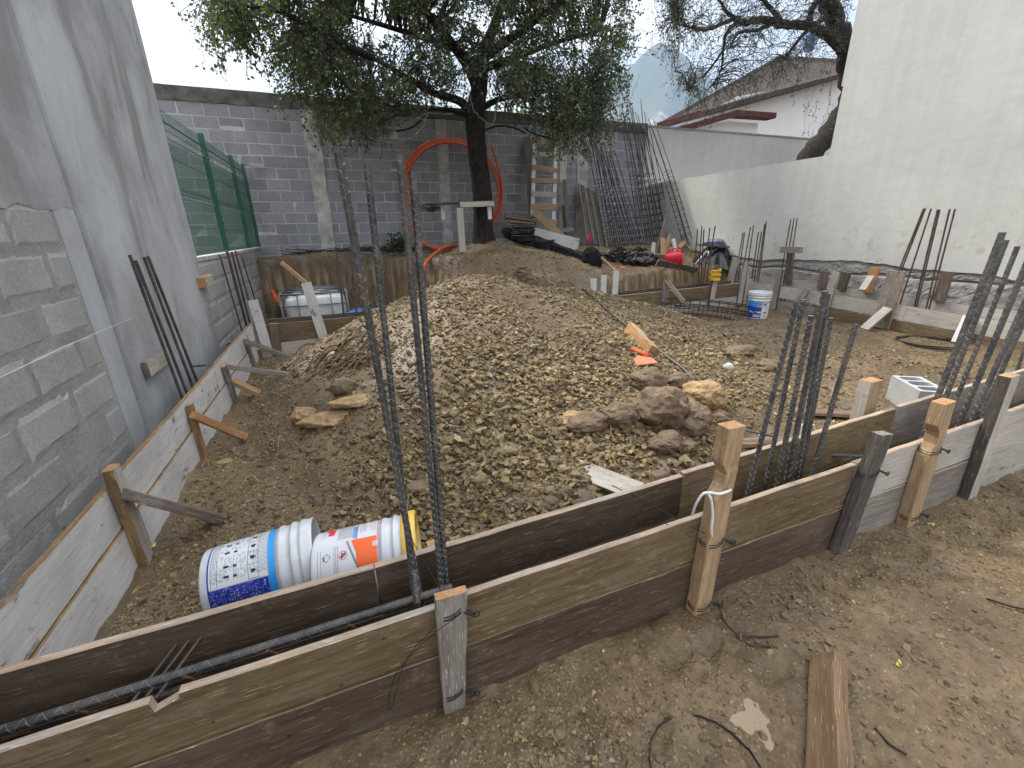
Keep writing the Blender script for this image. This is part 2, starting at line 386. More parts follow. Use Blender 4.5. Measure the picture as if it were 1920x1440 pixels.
M_BLUE = simple('print_blue', (.02, .04, .36), .4, 0, 60, .5, 0)
M_LBLUE = simple('print_light_blue', (.02, .30, .72), .4, 0, 9, .1, 0)
M_PORNG = simple('print_orange', (.86, .13, .02), .4, 0, 9, .1, 0)
M_PRED = simple('print_red', (.75, .03, .05), .4, 0, 9, .1, 0)
M_INK = simple('print_grey_ink', (.22, .23, .27), .5, 0, 9, .1, 0)
M_BLACK = simple('print_black', (.015, .015, .02), .5, 0, 9, .1, 0)
M_YLID = simple('yellow_lid', (.78, .50, .10), .4, 0, 9, .1, 0)
M_REDJ = simple('red_plastic', (.62, .012, .035), .35, 0, 9, .1, 0)
M_TARP = simple('blue_tarp', (.015, .20, .62), .45, 0, 5, .25, .2)
M_GALV = simple('galvanised_tube', (.20, .21, .22), .5, .6, 9, .3, 0)
M_CORD = simple('white_cord', (.72, .73, .76), .6, 0, 60, .1, .1)
M_YROPE = simple('yellow_rope', (.70, .43, .04), .7, 0, 30, .25, .2)
M_BLKROPE = simple('rope_black', (.03, .025, .015), .8, 0, 30, .25, .2)
M_HBLOCK = block_mat('hollow_block_pale', (.40, .41, .415), 45, .1)
M_ROOF = simple('roof_tile_brown', (.060, .048, .044), .95, 0, 3, .3, .4, .1)
M_RTRIM = simple('roof_trim_maroon', (.075, .032, .028), .9, 0, 3, .25, .1, .1)
M_HWALL = simple('house_white', (.66, .66, .65), .85, 0, 1.5, .04, .05)
M_BARK = simple('bark', (.028, .023, .019), .95, 0, 14, .6, 1.0, .2)
M_TWIG = simple('twig', (.05, .042, .04), .9, 0, 10, .4, .2, .2)
M_TWIGP = simple('twig_pale', (.20, .18, .15), .9, 0, 10, .4, .2, .2)
M_ROOT = simple('root_fibre', (.14, .095, .055), .95, 0, 22, .5, .6, .2)
M_GBAL = simple('blue_balloon_skin', (.14, .32, .58), .5, 0, 3, .4, 0)
M_PUD = simple('muddy_water', (.25, .185, .105), .06, 0, 3, .12, .0)
M_YELLOW = simple('yellow_painted_wood', (.55, .33, .07), .7, 0, 9, .15, .1)
def leaf_mat(name, cols):
    m, b = new_mat(name, .5, 0, .35); n, l = nodes(m)
    g = n.new('ShaderNodeNewGeometry'); c = rmp(m, g.outputs['Random Per Island'], *[(i/(len(cols)-1), k) for i, k in enumerate(cols)])
    l.new(c, b.inputs['Base Color'])
    tr = n.new('ShaderNodeBsdfTranslucent'); l.new(mixc(m, 1., c, (1.5, 1.7, .7), 'MULTIPLY'), tr.inputs['Color'])
    ms = n.new('ShaderNodeMixShader'); ms.inputs[0].default_value = .3; out = n['Material Output']
    l.new(b.outputs[0], ms.inputs[1]); l.new(tr.outputs[0], ms.inputs[2]); l.new(ms.outputs[0], out.inputs['Surface'])
    return m
M_LEAF = leaf_mat('leaf_green', [(.040, .062, .032), (.055, .082, .040), (.078, .108, .05), (.048, .072, .042), (.105, .14, .062), (.068, .095, .052), (.15, .18, .065), (.09, .09, .065), (.06, .065, .05)])
M_LEAF2 = leaf_mat('leaf_grey_green', [(.045, .06, .035), (.06, .08, .045), (.085, .11, .055), (.05, .055, .045), (.07, .10, .04)])
M_LEAF3 = leaf_mat('leaf_bright', [(.06, .13, .025), (.09, .18, .035), (.13, .22, .05), (.16, .22, .05)])
M_GRASS = leaf_mat('grass_blade', [(.07, .12, .03), (.10, .15, .045), (.20, .19, .08), (.05, .09, .03), (.28, .23, .12)])
def mesh_screen():
    m, b = new_mat('green_shade_net', .8); n, l = nodes(m)
    b.inputs['Base Color'].default_value = (.02, .10, .07, 1)
    t = n.new('ShaderNodeBsdfTransparent'); ms = n.new('ShaderNodeMixShader'); ms.inputs[0].default_value = .33
    l.new(t.outputs[0], ms.inputs[1]); l.new(b.outputs[0], ms.inputs[2]); l.new(ms.outputs[0], n['Material Output'].inputs['Surface'])
    return m
M_NET = mesh_screen()

# ------------------------------------------------------------------ terrain
def base_terr(x, y):
    x = np.asarray(x, float); y = np.asarray(y, float)
    z = np.zeros(np.broadcast(x, y).shape)
    # main spoil heap
    def cone(cx, cy, rl, rr, rf, rb, h, p=1.):
        dx = (x-cx)/np.where(x < cx, rl, rr); dy = (y-cy)/np.where(y < cy, rf, rb)
        t = np.sqrt(dx*dx+dy*dy+.012)
        return h*np.clip(1-t, 0, 1)**p*1.0
    w = .12*fbm(x*.9, y*.9, 3, 5)
    m1 = cone(1.3, 4.6, 2.25, 3.4, 2.95, 3.4, 1.22)
    m2 = cone(3.0, 5.4, 2.6, 2.6, 2.6, 2.2, .86)
    m3 = cone(2.25, 3.0, 1.1, 1.2, 1.1, 1.5, .42)
    m4 = cone(3.6, 3.6, 1.4, 1.3, 1.5, 1.6, .24)
    m5 = cone(-.1, 4.9, .9, 1.2, 1.3, 1.0, .34)
    k = 9.
    hp = np.log(np.exp(k*m1)+np.exp(k*m2)+np.exp(k*m3)+np.exp(k*m4)+np.exp(k*m5)-4)/k
    z = hp*(1+w)
    # pit behind the rear beam (tank stands in it)
    pit = sst(6.45, 6.8, y)*(1-sst(.6, 1.6, x)); z = z-.40*pit
    pit2 = sst(6.6, 6.9, y)*sst(4.6, 5.2, x); z = z-.10*pit2
    # terrace under the back wall
    yb = np.interp(x, [-2, .9, 1.5, 2.1, 3.0, 4.3, 5.0, 8.4], [9.55, 9.5, 8.9, 7.6, 6.9, 6.9, 7.25, 7.45])
    yb = yb+.14*fbm(x*2.3, y*.0+3, 3, 9)
    soft = np.interp(x, [-2, 1.2, 2.2, 4.3, 5.2, 9], [.16, .25, 1.6, 1.5, .2, .16])
    top_front = np.interp(x, [-2, .2, 1.5, 2.6, 3.6, 4.6, 5.4, 8.4], [1.10, 1.17, 1.02, 1.16, 1.06, .82, .68, .72])
    top_back = np.interp(x, [-2, 1.4, 2.3, 2.9, 3.4, 4.5, 6.5, 8.4], [1.10, 1.10, 1.14, 1.32, 1.28, 1.20, 1.12, 1.12])
    tb = sst(yb+.3, 9.3, y); top = top_front*(1-tb)+top_back*tb
    top = top+.10*np.exp(-((x-2.9)**2+(y-8.8)**2)/.22)
    e = sst(yb-soft*.5, yb+soft*.5, y)
    z = z*(1-e)+np.maximum(top, 0*z)*e
    # trench of the front beam
    z = z-.05*sst(1.07, 1.10, y)*(1-sst(1.27, 1.31, y))
    return z
def terr(x, y):
    x = np.asarray(x, float); y = np.asarray(y, float)
    z = base_terr(x, y)
    ins = sst(1.4, 1.7, y)
    z = z+(.05+.05*np.clip(z*2, 0, 1))*fbm(x*1.7, y*1.7, 3, 21)
    z = z+(.020+.022*ins)*fbm(x*7, y*7, 4, 31, .6)*1.6
    z = z-.018*sst(0, .12, fbm(x*5.1+4, y*5.1, 4, 77, .6)-.02)*(1-ins)
    return z
def build_ground():
    def grid(x0, x1, y0, y1, st):
        xs = np.arange(x0, x1+1e-6, st); ys = np.arange(y0, y1+1e-6, st)
        X, Y = np.meshgrid(xs, ys); Z = terr(X, Y)
        if st < .02: Z = Z+.010*fbm(X*28, Y*28, 3, 91, .6)
        V = np.stack([X, Y, Z], -1).reshape(-1, 3); nx = len(xs); ny = len(ys)
        i = (np.arange(ny-1)[:, None]*nx+np.arange(nx-1)[None]).ravel()
        return V, np.stack([i, i+1, i+nx+1, i+nx], 1)
    V1, F1 = grid(-1.44, 8.36, 1.05, 10.77, .035)
    V2, F2 = grid(-1.44, 5.75, -.35, 1.05, .0125*1.3)
    V = np.concatenate([V1, V2]); Fq = np.concatenate([F1, F2+len(V1)])
    o = bpy.data.objects.new('ground', quick_mesh('ground', V, Fq, M_GROUND, True)); link(o); tag(o, kind='structure')
    mb = MB()
    for (a, b, c, d) in ((-40, 40, -40, -.35), (-40, -1.44, -.35, 60), (5.75, 40, -.35, 1.05), (8.36, 40, 1.05, 60), (-1.44, 8.36, 10.77, 60)):
        mb.add([(a, c, -.004), (b, c, -.004), (b, d, -.004), (a, d, -.004)], [(0, 1, 2, 3)])
    o = bpy.data.objects.new('ground', mb.mesh('yard_ground', M_GROUND)); link(o); tag(o, kind='structure')
    mb = MB(); s = 5000
    mb.add([(-s, -s, -.7), (s, -s, -.7), (s, s, -.7), (-s, s, -.7)], [(0, 1, 2, 3)])
    o = bpy.data.objects.new('terrain', mb.mesh('terrain', M_GROUND)); link(o); tag(o, kind='structure')
build_ground()

# ---- mountain
def mountain():
    m, b = new_mat('mountain_scrub', .95, 0, .1); v = coord(m, 'Object', rnd=False); a = noise(m, v, .006, 8, .65)
    r = noise(m, coord(m, 'Object', (1, 1, .6), False), .011, 7, .7)
    c = rmp(m, a, (.35, (.045, .065, .035)), (.6, (.08, .10, .055)))
    c = mixc(m, rmp(m, r, (.60, (0,)*3), (.66, (.8,)*3)), c, (.42, .34, .27)); lk(m, c, b.inputs['Base Color'])
    D = 1500.
    prof = [(900, 238), (1000, 222), (1060, 190), (1100, 170), (1140, 150), (1175, 128), (1200, 103), (1222, 80), (1240, 74), (1262, 88), (1290, 108), (1330, 138), (1370, 172), (1420, 205), (1480, 225), (1560, 240), (1700, 235)]
    A = []; Hh = []
    for px, py in prof:
        d = ray(px, py); d = d/np.linalg.norm(d[:2]); A.append(math.atan2(d[0], d[1])); Hh.append(d[2])
    az = np.linspace(A[0], A[-1], 150); hh = np.interp(az, A, Hh)
    J = 40; V = []
    for j in range(J):
        t = j/(J-1)
        rad = D-620*(1-t)**1.2 if True else D
        base = hh*D*np.interp(t, [0, .3, .7, 1], [0, .18, .58, 1.])
        rug = 26*fbm(az*40+5, np.full_like(az, t*6), 5, 3, .6)*(1-abs(2*t-1)**3)+(5*fbm(az*160, az*0, 3, 8) if j == J-1 else 0)
        z = base+rug; r_ = rad+55*fbm(az*30, np.full_like(az, t*5+9), 4, 12)
        V.append(np.stack([r_*np.sin(az), r_*np.cos(az), z-2], 1))
    # far side
    V.append(np.stack([(D+500)*np.sin(az), (D+500)*np.cos(az), hh*0-2], 1)); J += 1
    V = np.concatenate(V); n = len(az); i = (np.arange(J-1)[:, None]*n+np.arange(n-1)[None]).ravel()
    o = bpy.data.objects.new('mountain', quick_mesh('mountain', V, np.stack([i, i+1, i+n+1, i+n], 1), m, True)); link(o); tag(o, kind='structure')
mountain()
# ---- haze box
mb = MB(); mb.box((700, 800, 320), (3400, 3400, 644))
hz = bpy.data.objects.new('haze', mb.mesh('haze', [])); link(hz); tag(hz, kind='stuff', label='thin bluish air between the lot and the mountain')
hm = bpy.data.materials.new('haze'); hm.use_nodes = True; hn = hm.node_tree.nodes; hn.clear()
ho = hn.new('ShaderNodeOutputMaterial'); hv = hn.new('ShaderNodeVolumePrincipled'); hv.inputs['Density'].default_value = .00042
hv.inputs['Color'].default_value = (.58, .74, 1, 1); hv.inputs['Anisotropy'].default_value = 0.1
hm.node_tree.links.new(hv.outputs[0], ho.inputs['Volume']); hz.data.materials.append(hm)

# ------------------------------------------------------------------ walls
XL, XR, YB = -1.35, 8.3, 10.6
def worn_block_mesh(name, w, d, h, mat, seed, ch=.008):
    """block with chipped, slightly rounded front; front face at -Y, origin at lower left front"""
    r = np.random.default_rng(seed)
    n = 3
    xs = np.array([0, ch, w-ch, w]); zs = np.array([0, ch, h-ch, h])
    V = []; 
    for zi in range(4):
        for xi in range(4):
            edge = xi in (0, 3) or zi in (0, 3)
            V.append((xs[xi]+(r.uniform(-.003, .003)), (ch*.9 if edge else 0)+r.uniform(-.001, .002), zs[zi]+r.uniform(-.003, .003)))
    Fq = [(zi*4+xi, zi*4+xi+1, zi*4+xi+5, zi*4+xi+4) for zi in range(3) for xi in range(3)]
    b = len(V); V += [(0, d, 0), (w, d, 0), (w, d, h), (0, d, h)]
    Fq += [(b, 0, 12, b+3), (3, b+1, b+2, 15), (0, b, b+1, 3), (12, 15, b+2, b+3), (b+1, b, b+3, b+2)]
    mb = MB(); mb.add(V, Fq); return mb.mesh(name, mat)
def block_wall(parent, origin, ux, length, nrow, pitch_x, pitch_z, mesh_list, skip=None, off0=0., gap=.012, jit=.004):
    """lay running bond; ux = 2D unit direction seen from the front left to right"""
    ux = np.array(ux); ang = math.atan2(ux[1], ux[0]); k = 0
    for r_ in range(nrow):
        off = (r_ % 2)*pitch_x*.5+off0; x = -off
        while x < length-.02:
            a = max(x, 0.); b = min(x+pitch_x, length)
            if b-a > .06 and not (skip and skip(a, b, r_)):
                sx = (b-a-gap)/(pitch_x-gap)
                o = bpy.data.objects.new('concrete_block', random.choice(mesh_list)); COL.objects.link(o)
                p = np.array(origin)+np.array([ux[0]*(a+gap/2), ux[1]*(a+gap/2), r_*pitch_z+gap/2])
                M = Matrix.Translation(Vector(p)+Vector((-ux[1], ux[0], 0))*random.uniform(-jit, jit)) @ Matrix.Rotation(ang, 4, 'Z') @ Matrix.Diagonal((sx, 1, 1, 1))
                put(o, parent, M); k += 1
            x += pitch_x
    return k
def slab(name, c, d, mat, parent, cuts=0):
    mb = MB(); mb.box((0, 0, d[2]/2), d); o = bpy.data.objects.new(name, mb.mesh(name, mat)); COL.objects.link(o)
    put(o, parent, Matrix.Translation(Vector((c[0], c[1], c[2]-d[2]/2)))); return o
def box_between(name, x0, x1, y0, y1, z0, z1, mat, parent): return slab(name, ((x0+x1)/2, (y0+y1)/2, (z0+z1)/2), (x1-x0, y1-y0, z1-z0), mat, parent)

# -- left neighbour wall (tall): front face looks along +X, front direction +Y seen left->right is... use ux=(0,1)
lw = empty('side_wall', (XL-.1, 3, 0), 'tall grey left wall with bare blocks below blotchy bluish cement plaster', 'wall')
PZ, PX = .223, .445
def rough_block_mesh(name, w, d, h, mat, seed):
    """pitted block with ragged arrises, front at -Y"""
    r = np.random.default_rng(seed); nx_, nz_ = 12, 7
    X, Z = np.meshgrid(np.linspace(0, w, nx_), np.linspace(0, h, nz_)); e = np.minimum(np.minimum(X, w-X), np.minimum(Z, h-Z))
    Yf = .007*np.exp(-e/.006)-.003+.006*(fbm(X*30+seed, Z*30, 3, seed)+.3)*(e < .03)+.002*fbm(X*50, Z*50, 2, seed+3)
    ch = (vnoise(X*13+seed*3, Z*13, seed) > .80)*(e < .02)*.014
    Xj = X+np.where((X < .001) | (X > w-.001), .006*fbm(Z*22+seed, X+seed, 3, seed+1)*2, 0); Zj = Z+np.where((Z < .001) | (Z > h-.001), .006*fbm(X*20+seed, Z+seed*2., 3, seed+2)*2, 0)
    V = np.stack([Xj, Yf+ch, Zj], -1).reshape(-1, 3); i = (np.arange(nz_-1)[:, None]*nx_+np.arange(nx_-1)[None]).ravel()
    f = [tuple(q) for q in np.stack([i, i+1, i+nx_+1, i+nx_], 1).tolist()]; b_ = len(V); V = np.concatenate([V, [(0, d, 0), (w, d, 0), (w, d, h), (0, d, h)]])
    f += [tuple([b_, b_+3]+[j*nx_ for j in range(nz_)][::-1]), tuple([b_+2, b_+1]+[j*nx_+nx_-1 for j in range(nz_)]), tuple([b_+3, b_+2]+list(range(nx_*nz_-1, nx_*(nz_-1)-1, -1))), tuple([b_+1, b_]+list(range(nx_)))]
    mb = MB(); mb.add(V, f); return mb.mesh(name, mat)
nb = [rough_block_mesh('near_block', PX-.010, .10, PZ-.010, M_BLOCKN, 40+i) for i in range(10)]
# the left wall is seen from +X side: run from far to near so that the front faces +X
def left_blocks(parent, y0, y1, nrow, z0, off, meshes, gap=.014):
    return block_wall(parent, (XL, y1, z0), (0, -1), y1-y0, nrow, PX, PZ, meshes, off0=off, gap=gap)
# front normal for ux=(ux,uy): front is -Y local -> world (uy,-ux)... for ux=(0,-1): (-1,0) => flip by using ux=(0,1)
def left_blocks(parent, y0, y1, nrow, z0, off, meshes, gap=.014):
    return block_wall(parent, (XL, y0, z0), (0, 1), y1-y0, nrow, PX, PZ, meshes, off0=off, gap=gap)
left_blocks(lw, .2, 3.19, 7, .125, .1, nb)
box_between('mortar_bed', XL-.09, XL-.0015, .2, 3.195, -.1, 1.69, M_MORTN, lw)
def plaster_panel(name, y0, y1, z0, z1, xf, parent, mat=M_PLAST, amp=.010, th=.12, jag=False, st=.05):
    ys = np.linspace(y0, y1, max(3, int((y1-y0)/st))); zs = np.linspace(z0, z1, max(3, int((z1-z0)/st)))
    Y, Z = np.meshgrid(ys, zs)
    X = xf+amp*fbm(Y*1.3, Z*1.3, 4, 50)*2
    if jag: Z = Z+np.where(np.arange(len(zs))[:, None] == 0, .06*fbm(Y*6, Y*0, 4, 60)*2, 0)
    V = np.stack([X, Y, Z], -1).reshape(-1, 3); n = len(ys); i = (np.arange(len(zs)-1)[:, None]*n+np.arange(n-1)[None]).ravel()
    Fq = [tuple(q) for q in np.stack([i, i+1, i+n+1, i+n], 1).tolist()]
    b = len(V); m_ = n*(len(zs)-1)
    V = np.concatenate([V, [(xf-th, y0, z0), (xf-th, y1, z0), (xf-th, y1, z1), (xf-th, y0, z1)]])
    e1 = [j*n for j in range(len(zs))]; e2 = [j*n+n-1 for j in range(len(zs))]
    Fq += [tuple([b, b+3]+e1[::-1]), tuple([b+2, b+1]+e2), tuple([b+3, b+2]+list(range(m_+n-1, m_-1, -1))), tuple([b+1, b]+list(range(n)))]
    mb = MB(); mb.add(V, Fq); return mb.build(name, mat, parent, base=((xf-th, (y0+y1)/2, z0)), smooth=False)
plaster_panel('plaster_upper', .2, 3.42, 1.688, 7.5, XL+.004, lw, jag=True)
plaster_panel('plaster_strip', 3.198, 3.42, -.1, 1.687, XL+.002, lw, amp=.012, mat=M_PLAST)
plaster_panel('plaster_face', 3.425, 5.6, -.1, 7.5, XL+.024, lw, th=.16)
# low retaining wall carrying the green fence
lr = empty('low_wall', (XL-.1, 7.6, 0), 'low grey block wall under the green fence at the left', 'wall')
left_blocks(lr, 5.62, 10.55, 6, -.08, .2, nb)
box_between('mortar_bed', XL-.09, XL-.007, 5.61, 10.56, -.5, 1.27, M_MORTN, lr)
box_between('wall_cap', XL-.12, XL+.004, 5.61, 10.58, 1.272, 1.315, M_COLM, lr)

# -- back wall
bw = empty('back_wall', (3.3, YB+.1, 1.0), 'grey concrete block wall with stained cap behind the tree', 'wall')
fb = [worn_block_mesh('far_block', .41-.012, .12, .209-.012, M_BLOCKF, 80+i, .005) for i in range(8)]
cols_x = [(float(ony(575, 200, YB)[0])-.12, .26), (2.50, .22), (float(ony(1090, 260, YB)[0])-.1, .3), (float(ony(1060, 260, YB)[0])-.15, .18)]
cols_x = [(c, w) for c, w in cols_x]
BX0, BX1, BZ0 = -3.2, 8.12, .93
def skipf(a, b, r_):
    for c, w in cols_x:
        if a+BX0 > c-.02 and b+BX0 < c+w+.02: return True
    return r_ == 0 and a+BX0 < 1.5 and False
n_ = block_wall(bw, (BX0, YB, BZ0), (1, 0), BX1-BX0, 14, .41, .209, fb, skip=skipf, off0=.07, gap=.014, jit=.003)
box_between('mortar_bed', BX0, BX1-.004, YB+.004, YB+.11, .5, 3.86, M_MORTF, bw)
def rough_box(name, x0, x1, y0, y1, z0, z1, mat, parent, nx=40, nz=6, amp=.02, edge=.02, seed=1):
    xs = np.linspace(x0, x1, nx); zs = np.linspace(z0, z1, nz); X, Z = np.meshgrid(xs, zs)
    ed = np.zeros_like(X)
    Y = y0-amp*np.abs(fbm(X*3, Z*3, 4, seed))*2
    Z = Z+np.where((np.arange(nz)[:, None] == 0) | (np.arange(nz)[:, None] == nz-1), edge*fbm(X*4, Z*2+3, 3, seed+3)*2, 0)
    X = X+np.where((np.arange(nx)[None] == 0) | (np.arange(nx)[None] == nx-1), edge*fbm(Z*4, Z*0+X, 4, seed+5)*3, 0)
    V = np.stack([X, Y, Z], -1).reshape(-1, 3); i = (np.arange(nz-1)[:, None]*nx+np.arange(nx-1)[None]).ravel()
    Fq = [tuple(q) for q in np.stack([i, i+1, i+nx+1, i+nx], 1).tolist()]
    b = len(V); V = np.concatenate([V, [(x0, y1, z0), (x1, y1, z0), (x1, y1, z1), (x0, y1, z1)]])
    e1 = [j*nx for j in range(nz)]; e2 = [j*nx+nx-1 for j in range(nz)]; m_ = nx*(nz-1)
    Fq += [tuple([b, b+3]+e1[::-1]), tuple([b+2, b+1]+e2), tuple([b+3, b+2]+list(range(m_+nx-1, m_-1, -1))), tuple([b+1, b]+list(range(nx))), (b+1, b+2, b+3, b)]
    mb = MB(); mb.add(V, Fq); return mb.build(name, mat, parent, base=((x0+x1)/2, y1, z0))
rough_box('wall_cap', BX0, BX1, YB-.012, YB+.13, 3.865, 4.10, M_CAP, bw, 120, 6, .02, .012, 3)
for k, (c, w) in enumerate(cols_x):
    rough_box('concrete_column', c, c+w, YB-.016, YB+.10, .9, 3.86, M_COLM, bw, 8, 60, .03, .03, 11+k)
# trowelled concrete spill at the foot of the column
# -- white wall of the neighbour continuing behind
ww = empty('garden_wall', (11, YB+.2, 0), 'long white wall in the background with dark runs under its top edge', 'wall')
box_between('wall_body', 8.16, 19, YB+.02, YB+.2, -.4, 4.03, M_WHITE, ww)
box_between('wall_top', 8.15, 19.02, YB+.0, YB+.22, 4.03, 4.075, M_CONC, ww)
# -- right boundary wall and tall building
def white_side(name, y0, y1, z1, label, cat, parts=True):
    p = empty(name, (XR+.1, (y0+y1)/2, 0), label, cat)
    # skin with broken lower edge: X faces -X
    ys = np.arange(y0, y1+.001, .03); ys[-1] = y1; ys = np.sort(np.concatenate([ys, [5.7549, 5.7551]])); n = len(ys)
    low = np.interp(ys, [-3, 3, 4.1, 5.3, 6.7, 8, 9, 11], [.74, .80, .88, .93, .87, .95, 1.0, 1.05])-.02+.11*fbm(ys*2.2, ys*0+2, 5, 71, .62)
    zt_ = np.where(ys < 5.755, z1, 2.66)
    V = [(XR, y, z) for y, z in zip(ys, low)]+[(XR, y, z) for y, z in zip(ys, zt_)]+[(XR+.02, y, z) for y, z in zip(ys, low)]
    V += [(XR+.22, y, z) for y, z in zip(ys, zt_)]+[(XR+.22, y, .5) for y in ys]
    f = [(i+1, i, n+i, n+i+1) for i in range(n-1)]+[(i, i+1, 2*n+i+1, 2*n+i) for i in range(n-1)]
    f += [(n+i, 3*n+i, 3*n+i+1, n+i+1) for i in range(n-1)]+[(3*n+i, 4*n+i, 4*n+i+1, 3*n+i+1) for i in range(n-1)]
    mb = MB(); mb.add(V, f); mb.build('plaster', M_WHITE, p, base=(XR+.1, (y0+y1)/2, .5))
    yy = np.linspace(y0, y1, int((y1-y0)/.03)); zz = np.linspace(-.3, 1.25, 60); Y, Z = np.meshgrid(yy, zz)
    X = XR+.030-(.018*np.abs(fbm(Y*3.0, Z*4, 4, 81, .6))*2+.06*np.abs(fbm(Y*10, Z*10, 5, 83, .8)))*(1-sst(.85, 1.0, Z))
    crack = np.exp(-((Z-(.70+.10*fbm(Y*1.3, Y*0, 4, 95)*2))/.018)**2)
    X = X+.035*crack*(vnoise(Y*2.2, Y*0, 7) > .35)
    Vv = np.stack([X, Y, Z], -1).reshape(-1, 3); nn = len(yy); i = (np.arange(len(zz)-1)[:, None]*nn+np.arange(nn-1)[None]).ravel()
    mb = MB(); mb.add(Vv, np.stack([i+1, i, i+nn, i+nn+1], 1).tolist()); mb.build('rough_footing', M_CONC, p, base=(XR+.1, (y0+y1)/2, -.3))
    return p
wb = white_side('white_wall', -2.5, 10.62, 9.0, 'tall blank white plastered building wall filling the right side, stepping down to a low wall', 'wall')
e_ = onx(1562, 162, XR); box_between('ledge', XR+.02, XR+.2, 5.757, 5.80, e_[2]-.03, 9.0, M_WHITE, wb)

# ------------------------------------------------------------------ timber
_seed = [100]
def timber(name, p, q, w, t, mats, parent=None, up=(0, 0, 1), label=None, cat=None, group=None, seg=.10, jit=.0025,
           taper=None, notch=None, bow=0., wedge=None, nick=None):
    """sawn piece from p to q (centre line); w across 'up', t through. mats=(face, narrow edges, ends)"""
    _seed[0] += 1; r = np.random.default_rng(_seed[0])
    Mx = frame(p, q, up); L = float(np.linalg.norm(np.array(q, float)-np.array(p, float)))
    n = max(2, int(L/seg)+1); xs = np.linspace(0, L, n)
    if nick: xs = np.sort(np.concatenate([xs, [nick[0]-.004, nick[0], nick[1]-.001, nick[1]]])); n = len(xs)
    if notch: xs = np.sort(np.concatenate([xs, np.linspace(notch[0]-notch[2], notch[0]+notch[2], 9)])); n = len(xs)
    V = []
    for i, x in enumerate(xs):
        u = x/L
        w0, w1 = -w/2, w/2
        if taper: w0 *= 1+(taper-1)*u; w1 *= 1+(taper-1)*u
        if notch:   # (x, depth, half-width, side)
            d = notch[1]*max(0, 1-((x-notch[0])/notch[2])**2)
            if notch[3] > 0: w1 -= d
            else: w0 += d
        if wedge: w0 *= 1-wedge*max(0, (u-.75)/.25); w1 *= 1-wedge*max(0, (u-.75)/.25)
        if nick and nick[0] <= x < nick[1]: w1 -= nick[2]*(1-.6*(x-nick[0])/(nick[1]-nick[0]))
        b = bow*4*u*(1-u)
        a = [r.uniform(-jit, jit) for _ in range(6)]
        ch = min(.003, t*.12)
        for yy, zz in ((-t/2, w0+ch), (-t/2, w1-ch), (-t/2+ch, w1), (t/2-ch, w1), (t/2, w1-ch), (t/2, w0+ch), (t/2-ch, w0), (-t/2+ch, w0)):
            V.append((x, yy+a[0]*.5+b, zz+(a[1] if zz > 0 else a[2])))
    f = []; m = []
    fm = [0, 1, 1, 1, 0, 1, 1, 1]
    for i in range(n-1):
        for j in range(8):
            f.append((i*8+j, i*8+(j+1) % 8, (i+1)*8+(j+1) % 8, (i+1)*8+j)); m.append(fm[j])
    f += [tuple(range(8))[::-1], tuple(range((n-1)*8, n*8))]; m += [2, 2]
    mb = MB(); mb.add(V, f, m)
    ms = list(mats) if isinstance(mats, (list, tuple)) else [mats]
    while len(ms) < 3: ms.append(ms[-1])
    me = mb.mesh(name, ms); o = bpy.data.objects.new(name, me); COL.objects.link(o); put(o, parent, Mx)
    tag(o, label, cat, group); return o
def wire(name, pts, r, mat=None, parent=None, n=5, **k):
    mb = MB(); mb.tube(pts, r, n); o = mb.build(name, mat or M_WIRE, parent, smooth=True, base=np.array(pts[0], float)); tag(o, **k); return o
def curve_pts(P, n=24):
    P = [np.array(p, float) for p in P]; P = [2*P[0]-P[1]]+P+[2*P[-1]-P[-2]]; out = []
    for i in range(1, len(P)-2):
        for t in np.linspace(0, 1, max(2, n//(len(P)-3)), endpoint=False):
            a, b, c, d = P[i-1], P[i], P[i+1], P[i+2]
            out.append(.5*((2*b)+(-a+c)*t+(2*a-5*b+4*c-d)*t*t+(-a+3*b-3*c+d)*t**3))
    out.append(P[-2]); return np.array(out)
def tie(parent, c, rx, ry, z, ang=0, tail=True):
    """loop of annealed wire round a stake with a twisted tail"""
    th = np.linspace(0, 2*math.pi, 21); pts = np.stack([c[0]+rx*np.cos(th), c[1]+ry*np.sin(th), z+.012*np.sin(th+1)+0*th], 1)
    mb = MB(); mb.tube(pts, .0022, 5)
    pts2 = pts+np.array([0, 0, .012]); mb.tube(pts2, .0018, 5)
    if tail:
        p0 = np.array([c[0]+rx, c[1]-ry*.7, z]); t = np.linspace(0, 1, 26)
        tw = np.stack([p0[0]+.03*t+.006*np.cos(t*22), p0[1]-.012*t+.006*np.sin(t*22), p0[2]-.015*t+.003*np.sin(t*22)], 1); mb.tube(tw, .0022, 5)
        th = np.linspace(0, 2*math.pi, 13); mb.tube(np.stack([tw[-1][0]+.010+.010*np.cos(th), tw[-1][1]+0*th, tw[-1][2]+.010*np.sin(th)], 1), .0024, 5)
    return mb.build('wire_tie', M_WIRE, parent, smooth=True)

